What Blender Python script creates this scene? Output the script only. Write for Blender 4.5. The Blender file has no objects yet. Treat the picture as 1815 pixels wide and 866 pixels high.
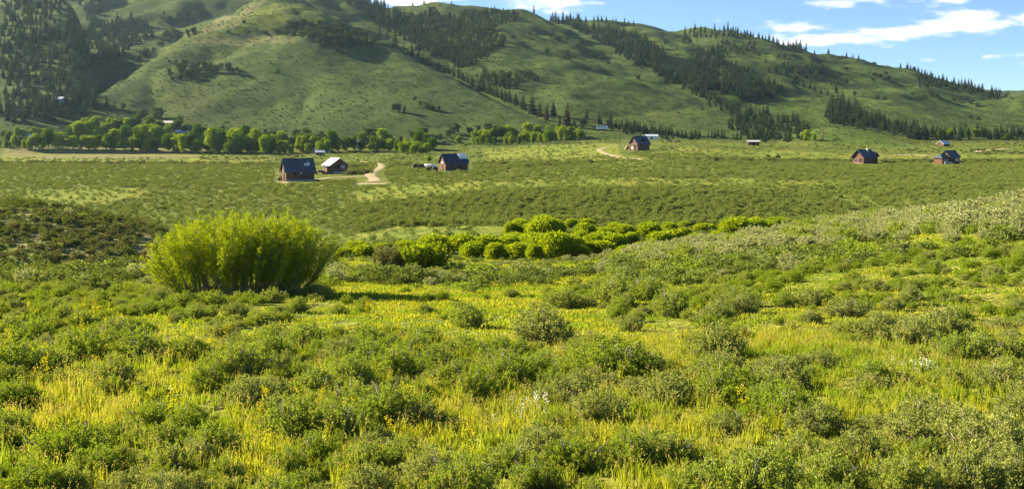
import bpy, math, random
import numpy as np
from mathutils import Vector

rng = np.random.default_rng(11)
random.seed(5)
SC = bpy.context.scene
COL = SC.collection
R = math.radians

# ------------------------------------------------------------------ camera frame of reference
F, CX, HY = 2000.0, 907.5, 238.0        # focal length in photo pixels, centre column, horizon row
SUN_AZ, SUN_EL = R(-66), R(23.5)          # azimuth from +Y (negative = left), elevation


# ------------------------------------------------------------------ numpy noise
_perm = np.random.default_rng(3).permutation(512)
_val = np.random.default_rng(4).random(512)


def vnoise(x, y, seed=0):
    x = np.asarray(x, float); y = np.asarray(y, float)
    xi = np.floor(x).astype(int); yi = np.floor(y).astype(int)
    fx = x - xi; fy = y - yi
    fx = fx * fx * (3 - 2 * fx); fy = fy * fy * (3 - 2 * fy)

    def h(a, b):
        return _val[(_perm[(a + seed * 37) & 511] + b * 7 + _perm[b & 511]) & 511]
    return (h(xi, yi) * (1 - fx) + h(xi + 1, yi) * fx) * (1 - fy) + (h(xi, yi + 1) * (1 - fx) + h(xi + 1, yi + 1) * fx) * fy


def fbm(x, y, oct=4, seed=0):
    s = 0; a = .5; t = 0
    for i in range(oct):
        s = s + a * vnoise(x * 2 ** i + 17.3 * i, y * 2 ** i - 9.1 * i, seed + i); t += a; a *= .5
    return s / t - .5


# ------------------------------------------------------------------ terrain
TY = np.array([14, 25, 38, 57, 75, 95, 108, 120, 145, 165, 200, 245, 320, 430, 550, 700, 850, 1200, 1800, 4200], float)
TP = np.array([-900, 0, 300, 600, 907, 1050, 1200, 1350, 1500, 1660, 1815, 2400, 3400], float)
TV = np.array([
    [866, 664, 575, 522, 495, 476, 467, 458, 435, 415, 385, 357, 322, 297, 284, 271, 262, 255, 248, 242],
    [866, 664, 575, 522, 495, 476, 467, 458, 435, 415, 385, 357, 322, 297, 284, 271, 262, 255, 248, 242],
    [866, 664, 575, 522, 495, 476, 467, 459, 436, 415, 384, 355, 321, 296, 283, 271, 262, 255, 248, 242],
    [866, 664, 575, 522, 495, 476, 468, 461, 438, 416, 384, 352, 319, 295, 282, 270, 262, 255, 248, 242],
    [866, 664, 577, 524, 494, 475, 468, 461, 440, 418, 380, 341, 312, 292, 277, 263, 252, 248, 246, 242],
    [866, 662, 575, 520, 488, 465, 458, 456, 444, 420, 380, 338, 310, 286, 267, 255, 247, 246, 245, 242],
    [866, 660, 570, 512, 475, 446, 437, 440, 442, 424, 380, 338, 306, 278, 264, 253, 246, 246, 245, 242],
    [866, 658, 565, 500, 452, 416, 411, 416, 424, 415, 380, 339, 309, 286, 270, 256, 248, 246, 245, 242],
    [866, 655, 560, 485, 425, 387, 385, 392, 408, 408, 378, 340, 312, 291, 274, 259, 250, 246, 245, 242],
    [866, 652, 552, 460, 384, 362, 366, 380, 398, 396, 370, 337, 310, 289, 273, 258, 249, 246, 245, 242],
    [866, 650, 545, 430, 345, 340, 356, 375, 392, 385, 362, 333, 307, 288, 272, 257, 248, 246, 245, 242],
    [866, 640, 520, 395, 305, 310, 330, 355, 380, 375, 358, 330, 305, 285, 270, 256, 247, 246, 245, 242],
    [866, 640, 520, 395, 305, 310, 330, 355, 380, 375, 358, 330, 305, 285, 270, 256, 247, 246, 245, 242]], float)
TV[9:, 3:7] += 7; TV[5:, 4:8] += np.array([6, 8, 8, 5]); TV[7:, 3:7] += np.array([4, 9, 9, 6])      # lower crest of the right slope a little
TV[4:9, 9] -= 3; TV[4:9, 10] += np.array([8, 14, 16, 16, 12]); TV[4:9, 11] += np.array([2, 4, 5, 5, 4])   # steeper bank below the bench
TZ = (HY - TV) / F * TY[None, :]
# resample on log-Y with hermite, then smooth across
LY = np.linspace(math.log(14), math.log(4200), 600)


def hermite(x, xp, fp):
    d = np.gradient(fp, xp)
    i = np.clip(np.searchsorted(xp, x) - 1, 0, len(xp) - 2)
    h = xp[i + 1] - xp[i]; t = (x - xp[i]) / h
    return (2 * t**3 - 3 * t**2 + 1) * fp[i] + (t**3 - 2 * t**2 + t) * h * d[i] + (-2 * t**3 + 3 * t**2) * fp[i + 1] + (t**3 - t**2) * h * d[i + 1]


_rows = np.array([hermite(LY, np.log(TY), z) for z in TZ])
PXG = np.linspace(-900, 3400, 431)
ZT = np.array([hermite(PXG, TP, _rows[:, j]) for j in range(len(LY))])      # [LY, PXG]


def table_z(px, Y):
    a = np.clip((np.log(np.maximum(Y, 14)) - LY[0]) / (LY[1] - LY[0]), 0, len(LY) - 1.001)
    b = np.clip((px - PXG[0]) / (PXG[1] - PXG[0]), 0, len(PXG) - 1.001)
    i = a.astype(int); j = b.astype(int); fa = a - i; fb = b - j
    z = (ZT[i, j] * (1 - fb) + ZT[i, j + 1] * fb) * (1 - fa) + (ZT[i + 1, j] * (1 - fb) + ZT[i + 1, j + 1] * fb) * fa
    return z + np.where(Y < 14, (14 - Y) * .085, 0)


def mk_layer(pts, Yb, vb, pw=1.35, back=.3, sig=1.6):
    p = np.array(pts, float)
    g = np.arange(-1400, 3600, 10.)
    v = np.interp(g, p[:, 0], p[:, 1]); y = np.interp(g, p[:, 0], p[:, 2])
    k = np.exp(-.5 * (np.arange(-8, 9) / sig) ** 2); k /= k.sum()
    v = np.convolve(np.pad(v, 8, 'edge'), k, 'valid'); y = np.convolve(np.pad(y, 8, 'edge'), k, 'valid')
    return (g, v, y, Yb, vb, pw, back)


LAYERS = {
    'knoll': mk_layer([(-900, 342, 118), (0, 352, 116), (60, 357, 114), (120, 366, 113), (180, 379, 112), (240, 396, 110), (290, 412, 108),
                       (350, 438, 106), (420, 470, 104), (520, 520, 102), (3000, 520, 102)], 93, 470, 1.5, .2, 1.2),
    'forest_hill': mk_layer([(-900, -5, 1420), (-300, -12, 1390), (0, -20, 1350), (90, -14, 1300), (125, 0, 1250), (146, 30, 1190), (156, 80, 1110),
                             (164, 125, 1050), (182, 165, 990), (212, 205, 930), (262, 250, 880), (400, 300, 880), (3000, 300, 880)], 830, 256, 1.25),
    'back_left': mk_layer([(-900, -120, 2100), (50, -90, 2000), (200, -80, 2000), (400, -70, 2000), (560, -45, 2000), (640, -8, 2000), (680, 7, 2000),
                           (720, 30, 2000), (800, 80, 2000), (1000, 220, 2000), (3000, 240, 2000)], 1350, 170, 1.2),
    'main_hill': mk_layer([(-900, 300, 880), (100, 250, 860), (140, 200, 890), (170, 166, 930), (230, 121, 1010), (300, 77, 1120), (380, 40, 1280), (440, 6, 1380),
                           (500, -14, 1450), (545, -8, 1440), (600, 31, 1350), (636, 52, 1290), (673, 72, 1230), (718, 95, 1160), (766, 121, 1100), (808, 140, 1050),
                           (860, 166, 990), (910, 190, 940), (946, 207, 910), (1010, 234, 870), (1060, 262, 850), (1200, 300, 850), (3000, 300, 850)], 825, 252, 1.3),
    'back_spur': mk_layer([(-900, 200, 1700), (450, 10, 1700), (560, -26, 1700), (630, 2, 1650), (700, 34, 1560), (770, 80, 1450), (830, 120, 1350), (900, 158, 1250), (980, 215, 1120),
                           (1050, 250, 1050), (3000, 300, 1050)], 1000, 236, 1.2),
    'middle_hill': mk_layer([(-900, 240, 2000), (500, 120, 2000), (600, 40, 2000), (690, 10, 2000), (760, 7, 2000), (800, 4, 2000), (850, 6, 1980), (900, 13, 1940), (935, 22, 1880),
                             (1010, 54, 1660), (1080, 91, 1500), (1150, 123, 1360), (1230, 161, 1210), (1300, 196, 1080), (1380, 227, 960), (1440, 252, 900),
                             (1600, 300, 900), (3000, 300, 900)], 860, 243, 1.25),
    'ridge_hill': mk_layer([(-900, 260, 2200), (700, 120, 2200), (850, 40, 2250), (960, 29, 2250), (1000, 34, 2250), (1060, 37, 2220), (1130, 43, 2180), (1180, 52, 2100), (1230, 70, 1950),
                            (1280, 95, 1780), (1337, 131, 1560), (1400, 147, 1440), (1461, 167, 1310), (1520, 196, 1180), (1580, 226, 1060), (1650, 262, 960),
                            (1800, 300, 950), (3000, 300, 950)], 880, 244, 1.25),
    'right_hill': mk_layer([(-900, 260, 2300), (1000, 120, 2300), (1120, 62, 2300), (1210, 55, 2250), (1280, 52, 2200), (1330, 58, 2150), (1370, 68, 2100), (1400, 76, 2060), (1450, 91, 2000),
                            (1500, 99, 1950), (1560, 110, 1900), (1620, 125, 1850), (1680, 142, 1800), (1740, 160, 1750), (1790, 175, 1700), (1815, 185, 1680), (1900, 214, 1600),
                            (2000, 235, 1500), (2200, 300, 1400), (3400, 300, 1400)], 930, 246, 1.25),
    'far_ridge': mk_layer([(-900, 200, 3000), (1300, 140, 3000), (1500, 140, 3000), (1700, 152, 3000), (1815, 158, 3000), (2000, 170, 3000), (2400, 150, 3000), (3400, 120, 3000)], 1900, 235, 1.3),
    'foot_rise': mk_layer([(-900, 300, 800), (1330, 285, 800), (1390, 244, 810), (1430, 228, 820), (1470, 222, 820), (1540, 231, 810), (1600, 245, 800), (1655, 259, 790), (1720, 285, 780),
                           (1800, 300, 780), (3400, 300, 780)], 690, 262, 1.5, .12),
}


def height(X, Y, detail=True):
    X = np.asarray(X, float); Y = np.asarray(Y, float)
    px = CX + F * X / np.maximum(Y, 14)
    z = table_z(np.clip(px, -900, 3400), Y)
    base = z
    for k, (g, v, y, Yb, vb, pw, back) in LAYERS.items():
        vc = np.interp(px, g, v); Yc = np.interp(px, g, y)
        Zc = (HY - vc) / F * Yc; Zb = (HY - vb) / F * Yb
        t = (Y - Yb) / np.maximum(Yc - Yb, 5)
        up = Zb + (Zc - Zb) * (1 - (1 - np.clip(t, 0, 1)) ** pw)
        d = np.maximum(Y - Yc, 0); w = .12 * (Yc - Yb) + 1
        up = up - back * np.where(d < w, d * d / (2 * w), d - w / 2)
        up = np.where(Y < Yb, Zb + (Y - Yb) * .3, up)
        z = np.maximum(z, up)
    if detail:
        amp = np.interp(Y, [0, 30, 150, 400, 800, 1200, 2500], [.05, .16, .4, .5, 1.5, 11., 14.])
        sc = np.interp(Y, [0, 700, 900, 4000], [1 / 14., 1 / 40., 1 / 90., 1 / 120.])
        z = z + amp * (fbm(X / 60 + 3, Y / 75, 5, 1)) * np.clip((z - base) / 25, 0, 1) * 1.6
        z = z + np.interp(Y, [0, 30, 150, 500, 2000], [.08, .25, .45, .5, .9]) * fbm(X / 9., Y / 11., 3, 7)
    hw = np.clip((z - base - 4) / 40, 0, 1)
    rd = 1 - np.abs(2 * fbm(X / 170 + .3 * fbm(X / 60, Y / 60, 2, 91), Y / 300, 3, 93))
    z = z - hw * 9 * rd ** 3 + hw * 1.3 * fbm(X / 18, Y / 26, 3, 95)
    return z


def Zat(x, y):
    return float(height(np.array([x]), np.array([y]))[0])


# lookup: first ground point on the sight line of a photo pixel
HP = np.arange(-130, 1960, 3.)
HYS = np.exp(np.linspace(math.log(8), math.log(3300), 1700))
_X = (HP[:, None] - CX) / F * HYS[None, :]
_V = HY - F * height(_X, np.broadcast_to(HYS, _X.shape)) / HYS[None, :]
_VM = np.minimum.accumulate(_V, axis=1)


def hit(px, py, ymin=0):
    c = int(np.clip(round((px - HP[0]) / 3), 0, len(HP) - 1))
    if ymin:
        i0 = int(np.searchsorted(HYS, ymin))
        vm = np.minimum.accumulate(_V[c, i0:]); i = int(np.searchsorted(-vm, -py)); i = min(i + i0, len(HYS) - 1)
    else:
        i = min(int(np.searchsorted(-_VM[c], -py)), len(HYS) - 1)
    Y = HYS[i]; X = (px - CX) / F * Y
    return X, Y, Zat(X, Y)


def project(X, Y, Z):
    Yc = np.maximum(Y, 1)
    return CX + F * X / Yc, HY - F * Z / Yc


def inpoly(px, py, poly):
    p = np.array(poly, float); n = len(p); r = np.zeros(np.shape(px), bool)
    j = n - 1
    for i in range(n):
        a = (p[i, 1] > py) != (p[j, 1] > py)
        with np.errstate(divide='ignore', invalid='ignore'):
            xx = (p[j, 0] - p[i, 0]) * (py - p[i, 1]) / (p[j, 1] - p[i, 1] + 1e-9) + p[i, 0]
        r ^= a & (px < xx); j = i
    return r


# ------------------------------------------------------------------ object helpers
def tag(o, label=None, cat=None, group=None, kind=None):
    if label: o['label'] = label
    if cat: o['category'] = cat
    if group: o['group'] = group
    if kind: o['kind'] = kind
    return o


def np_mesh(name, V, faces, mats, mi=None, smooth=False):
    """faces: int array [n,k] with one k, or list of such arrays"""
    if not isinstance(faces, list): faces = [faces]
    faces = [np.asarray(f) for f in faces if len(f)]
    me = bpy.data.meshes.new(name)
    V = np.asarray(V, np.float32)
    me.vertices.add(len(V)); me.vertices.foreach_set('co', V.ravel())
    nl = sum(f.size for f in faces); nf = sum(len(f) for f in faces)
    me.loops.add(nl); me.loops.foreach_set('vertex_index', np.concatenate([f.ravel() for f in faces]).astype(np.int32))
    tot = np.concatenate([np.full(len(f), f.shape[1]) for f in faces]).astype(np.int32)
    st = np.concatenate([[0], np.cumsum(tot)[:-1]]).astype(np.int32)
    me.polygons.add(nf); me.polygons.foreach_set('loop_start', st)
    if not isinstance(mats, (list, tuple)): mats = [mats]
    for m in mats: me.materials.append(m)
    if mi is not None: me.polygons.foreach_set('material_index', np.asarray(mi, np.int32))
    if smooth: me.polygons.foreach_set('use_smooth', np.ones(nf, bool))
    me.update(calc_edges=True)
    return me


def add(name, mesh, parent=None, loc=(0, 0, 0), rz=0, scale=(1, 1, 1)):
    o = bpy.data.objects.new(name, mesh); COL.objects.link(o)
    o.location = loc; o.rotation_euler = (0, 0, rz); o.scale = scale
    if parent: o.parent = parent
    return o


class Acc:
    """collects quads / tris with numpy"""
    def __init__(s): s.V = []; s.Q = []; s.T = []; s.n = 0; s.mq = []; s.mt = []

    def verts(s, v):
        b = s.n; v = np.asarray(v, float).reshape(-1, 3); s.V.append(v); s.n += len(v); return b

    def leaves(s, P, D, L, W, mi=0, r=rng):
        P = np.asarray(P, float); D = np.asarray(D, float); n = len(P)
        D = D / (np.linalg.norm(D, axis=1, keepdims=True) + 1e-9)
        S = np.cross(D, r.normal(size=(n, 3))); S /= np.linalg.norm(S, axis=1, keepdims=True) + 1e-9
        L = np.broadcast_to(L, n)[:, None]; W = np.broadcast_to(W, n)[:, None]
        v = np.stack([P, P + D * L * .5 + S * W * .5, P + D * L, P + D * L * .5 - S * W * .5], 1)
        b = s.verts(v); q = np.arange(n * 4).reshape(n, 4) + b
        s.Q.append(q); s.mq.append(np.full(n, mi))

    def tube(s, pts, r0, r1, k=5, mi=0):
        pts = np.asarray(pts, float); m = len(pts)
        t = np.gradient(pts, axis=0); t /= np.linalg.norm(t, axis=1, keepdims=True) + 1e-9
        ref = np.where(np.abs(t[:, 2:3]) > .9, np.array([[1., 0, 0]]), np.array([[0, 0, 1.]]))
        a = np.cross(t, ref); a /= np.linalg.norm(a, axis=1, keepdims=True) + 1e-9
        b = np.cross(t, a)
        rr = np.linspace(r0, r1, m)[:, None]
        ang = np.arange(k) * 2 * np.pi / k
        v = np.stack([pts + rr * (a * math.cos(q) + b * math.sin(q)) for q in ang], 1)
        o = s.verts(v)
        idx = np.arange(m * k).reshape(m, k) + o
        nx = np.roll(idx, -1, axis=1)
        q = np.stack([idx[:-1], nx[:-1], nx[1:], idx[1:]], -1).reshape(-1, 4)
        s.Q.append(q); s.mq.append(np.full(len(q), mi))
        c = s.verts(pts[-1:]); e = idx[-1]
        s.T.append(np.stack([e, np.roll(e, -1), np.full(k, c)], -1)); s.mt.append(np.full(k, mi))

    def mesh(s, name, mats, smooth=False):
        fs = []; mi = []
        if s.Q: fs.append(np.concatenate(s.Q)); mi.append(np.concatenate(s.mq))
        if s.T: fs.append(np.concatenate(s.T)); mi.append(np.concatenate(s.mt))
        return np_mesh(name, np.concatenate(s.V), fs, mats, np.concatenate(mi), smooth)


# ------------------------------------------------------------------ materials
def new_mat(name):
    m = bpy.data.materials.new(name); m.use_nodes = True
    nt = m.node_tree; nt.nodes.clear()
    out = nt.nodes.new('ShaderNodeOutputMaterial')
    return m, nt, out


def nd(nt, t, **kw):
    n = nt.nodes.new(t)
    for k, v in kw.items(): setattr(n, k, v)
    return n


def ramp(nt, fac, stops):
    n = nt.nodes.new('ShaderNodeValToRGB'); e = n.color_ramp.elements
    while len(e) < len(stops): e.new(.5)
    for i, (p, c) in enumerate(stops):
        e[i].position = p; e[i].color = (*c, 1) if len(c) == 3 else c
    nt.links.new(fac, n.inputs[0]); return n.outputs[0]


def mixc(nt, fac, a, b, mode='MIX'):
    n = nt.nodes.new('ShaderNodeMix'); n.data_type = 'RGBA'; n.blend_type = mode
    for s, v in ((n.inputs[0], fac), (n.inputs[6], a), (n.inputs[7], b)):
        if hasattr(v, 'links') or isinstance(v, bpy.types.NodeSocket): nt.links.new(v, s)
        elif isinstance(v, (int, float)): s.default_value = v
        else: s.default_value = (*v, 1)
    return n.outputs[2]


def math_n(nt, op, a, b=None, c=None, clamp=False):
    n = nt.nodes.new('ShaderNodeMath'); n.operation = op; n.use_clamp = clamp
    for i, v in enumerate((a, b, c)):
        if v is None: continue
        if isinstance(v, bpy.types.NodeSocket): nt.links.new(v, n.inputs[i])
        else: n.inputs[i].default_value = v
    return n.outputs[0]


def noise(nt, vec, scale, detail=3, rough=.55):
    n = nt.nodes.new('ShaderNodeTexNoise'); n.inputs['Scale'].default_value = scale
    n.inputs['Detail'].default_value = detail; n.inputs['Roughness'].default_value = rough
    if vec is not None: nt.links.new(vec, n.inputs['Vector'])
    return n.outputs[0]


def leaf_mat(name, c0, c1, c2, trans=.4, tcol=(1.25, 1.15, .5), world_scale=None, w2=None):
    """c0..c1 per leaf, c2 mixed in per plant; light passes through the blades"""
    m, nt, out = new_mat(name)
    geo = nd(nt, 'ShaderNodeNewGeometry'); oi = nd(nt, 'ShaderNodeObjectInfo')
    c = mixc(nt, geo.outputs['Random Per Island'], c0, c1)
    pr = math_n(nt, 'MULTIPLY', oi.outputs['Random'], .75)
    c = mixc(nt, pr, c, c2)
    if world_scale:
        nz = noise(nt, geo.outputs['Position'], world_scale, 2)
        f = ramp(nt, nz, [(.42, (0, 0, 0)), (.62, (1, 1, 1))])
        c = mixc(nt, f, c, w2)
    d = nd(nt, 'ShaderNodeBsdfDiffuse'); nt.links.new(c, d.inputs[0])
    t = nd(nt, 'ShaderNodeBsdfTranslucent')
    tc = mixc(nt, 1.0, c, tcol, 'MULTIPLY'); nt.links.new(tc, t.inputs[0])
    mx = nd(nt, 'ShaderNodeMixShader'); mx.inputs[0].default_value = trans
    nt.links.new(d.outputs[0], mx.inputs[1]); nt.links.new(t.outputs[0], mx.inputs[2])
    nt.links.new(mx.outputs[0], out.inputs[0])
    return m


def simple_mat(name, c, rough=.9, c2=None, scale=4., metal=0, spec=.2, coord='Object', stretch=None, bump=0):
    m, nt, out = new_mat(name)
    b = nd(nt, 'ShaderNodeBsdfPrincipled')
    b.inputs['Roughness'].default_value = rough; b.inputs['Metallic'].default_value = metal
    b.inputs['Specular IOR Level'].default_value = spec
    tc = nd(nt, 'ShaderNodeTexCoord'); v = tc.outputs[coord]
    if stretch:
        mp = nd(nt, 'ShaderNodeMapping'); mp.inputs['Scale'].default_value = stretch
        nt.links.new(v, mp.inputs[0]); v = mp.outputs[0]
    if c2:
        nz = noise(nt, v, scale, 4, .6)
        f = ramp(nt, nz, [(.35, (0, 0, 0)), (.65, (1, 1, 1))])
        nt.links.new(mixc(nt, f, c, c2), b.inputs['Base Color'])
        if bump:
            bp = nd(nt, 'ShaderNodeBump'); bp.inputs['Strength'].default_value = bump
            nt.links.new(nz, bp.inputs['Height']); nt.links.new(bp.outputs[0], b.inputs['Normal'])
    else: b.inputs['Base Color'].default_value = (*c, 1)
    nt.links.new(b.outputs[0], out.inputs[0])
    return m


M_SAGE = leaf_mat('sage_leaf', (.19, .25, .042), (.39, .45, .095), (.22, .31, .035), .36)
M_SAGE2 = leaf_mat('green_sage_leaf', (.16, .25, .022), (.32, .41, .045), (.25, .32, .035), .36)
M_SAGE3 = leaf_mat('grey_sage_leaf', (.20, .24, .065), (.42, .45, .13), (.23, .28, .055), .32, (1.15, 1.1, .6))
M_SILVER = leaf_mat('silver_sage_leaf', (.27, .30, .13), (.50, .52, .26), (.31, .34, .14), .27, (1.15, 1.1, .6))
M_FSAGE = leaf_mat('distant_sage_leaf', (.15, .20, .05), (.25, .29, .08), (.17, .22, .045), .22)
M_HBRUSH = leaf_mat('hillside_brush_leaf', (.07, .10, .03), (.12, .155, .042), (.08, .11, .03), .2)
M_BSAGE = leaf_mat('bench_sage_leaf', (.165, .215, .058), (.32, .37, .115), (.215, .27, .062), .24)
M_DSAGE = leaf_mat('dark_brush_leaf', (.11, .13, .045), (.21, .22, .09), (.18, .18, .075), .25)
M_TWIG = simple_mat('sage_bark', (.20, .17, .13), .95, (.36, .32, .26), 9.)
M_GRASS = leaf_mat('meadow_grass_blade', (.29, .32, .032), (.45, .44, .055), (.28, .335, .03), .48, (1.2, 1.12, .5), .3, (.22, .31, .025))
M_DRY = leaf_mat('dry_grass_blade', (.55, .44, .14), (.68, .58, .24), (.45, .42, .10), .4, (1.1, 1., .6))
M_WILLOW = leaf_mat('yellow_willow_leaf', (.20, .285, .012), (.36, .42, .02), (.28, .36, .015), .36, (1.3, 1.2, .4))
M_WILLOW2 = leaf_mat('green_willow_leaf', (.18, .26, .012), (.29, .37, .02), (.28, .36, .02), .42, (1.35, 1.25, .4))
M_GREYB = leaf_mat('grey_bush_leaf', (.15, .155, .055), (.23, .235, .085), (.17, .18, .06), .3)
M_COTTON = leaf_mat('cottonwood_leaf', (.12, .20, .012), (.23, .32, .018), (.27, .36, .02), .27, (1.4, 1.3, .4))
M_CONIF = leaf_mat('conifer_needle', (.03, .058, .024), (.06, .10, .038), (.06, .08, .035), .15)
M_CONIFB = leaf_mat('browning_conifer_needle', (.055, .052, .025), (.085, .075, .035), (.055, .06, .025), .2)
M_JUNI = leaf_mat('dark_juniper_leaf', (.035, .06, .022), (.075, .115, .035), (.075, .095, .035), .2)
M_BARK = simple_mat('tree_bark', (.10, .08, .06), .95, (.17, .14, .10), 6.)
M_STEM = simple_mat('willow_stem_bark', (.12, .10, .075), .9, (.34, .31, .26), 5., stretch=(1, 1, .2))
M_YFLOW = leaf_mat('yellow_flower', (.62, .52, .01), (.75, .66, .03), (.55, .58, .02), .4, (1.1, 1., .4))
M_WFLOW = leaf_mat('white_flower', (.75, .72, .6), (.8, .78, .7), (.8, .75, .65), .3, (1, 1, .9))


def ground_mat():
    m, nt, out = new_mat('meadow_ground')
    b = nd(nt, 'ShaderNodeBsdfPrincipled'); b.inputs['Roughness'].default_value = 1; b.inputs['Specular IOR Level'].default_value = .05
    at = nd(nt, 'ShaderNodeAttribute'); at.attribute_name = 'tint'
    geo = nd(nt, 'ShaderNodeNewGeometry'); P = geo.outputs['Position']
    n1 = noise(nt, P, .9, 5, .65); n2 = noise(nt, P, .06, 5, .6); n3 = noise(nt, P, .35, 4, .7)
    c = mixc(nt, ramp(nt, n1, [(.3, (0, 0, 0)), (.7, (1, 1, 1))]), (.62, .66, .6), (1.35, 1.3, 1.3))
    c2 = mixc(nt, ramp(nt, n2, [(.35, (0, 0, 0)), (.65, (1, 1, 1))]), (.8, .86, .8), (1.2, 1.13, 1.1))
    c3 = mixc(nt, ramp(nt, n3, [(.35, (0, 0, 0)), (.62, (1, 1, 1))]), (.7, .78, .72), (1.12, 1.1, 1.05))
    t = mixc(nt, 1., at.outputs['Color'], c, 'MULTIPLY'); t = mixc(nt, 1., t, c2, 'MULTIPLY'); t = mixc(nt, 1., t, c3, 'MULTIPLY')
    nt.links.new(t, b.inputs['Base Color'])
    bp = nd(nt, 'ShaderNodeBump'); bp.inputs['Strength'].default_value = .8; bp.inputs['Distance'].default_value = 1.2
    h = math_n(nt, 'ADD', math_n(nt, 'MULTIPLY', n1, .5), n3)
    nt.links.new(h, bp.inputs['Height']); nt.links.new(bp.outputs[0], b.inputs['Normal'])
    nt.links.new(b.outputs[0], out.inputs[0])
    return m


M_GROUND = ground_mat()

# ------------------------------------------------------------------ image regions of the photo (pixels) used to place real things on the ground
MEADOWS = [
    [(560, 497), (700, 505), (900, 497), (1020, 508), (980, 540), (1060, 562), (1200, 592), (1400, 545), (1500, 530), (1560, 558), (1500, 598), (1540, 640), (1700, 640),
     (1700, 664), (1560, 655), (1400, 645), (1200, 655), (1050, 602), (900, 612), (740, 600), (600, 560)],
    [(0, 690), (120, 690), (240, 700), (250, 740), (120, 790), (60, 830), (0, 900)],
    [(360, 745), (470, 730), (480, 800), (560, 830), (420, 900), (380, 840), (380, 780)],
    [(760, 690), (830, 720), (1000, 690), (1010, 760), (900, 790), (760, 790), (780, 740)],
    [(1000, 770), (1250, 735), (1290, 780), (1200, 800), (1050, 790)],
    [(1130, 850), (1250, 800), (1300, 800), (1330, 830), (1200, 900)],
    [(1470, 700), (1700, 690), (1640, 740), (1500, 760), (1480, 740)],
    [(1500, 420), (1815, 415), (1815, 445), (1600, 440), (1500, 450)],
    [(950, 500), (1020, 490), (1100, 500), (1000, 520)],
    [(180, 560), (330, 560), (400, 590), (280, 600)],
]
PALE = [   # lighter grass openings further out
    [(40, 338), (250, 333), (270, 345), (180, 365), (60, 362)],
    [(700, 400), (900, 400), (900, 415), (640, 428), (600, 425)],
    [(600, 345), (740, 325), (900, 322), (820, 345), (640, 362)],
    [(1200, 262), (1500, 272), (1815, 275), (1815, 283), (1300, 282), (1180, 275)],
    [(830, 322), (1150, 316), (1500, 319), (1500, 329), (1150, 331), (830, 335)],
    [(850, 262), (1100, 255), (1110, 285), (860, 285)],
    [(0, 280), (480, 284), (470, 290), (0, 288)],
]
TAN = [[(70, 258), (300, 262), (360, 272), (350, 281), (60, 281)], [(0, 264), (70, 266), (60, 280), (0, 280)]]
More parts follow.
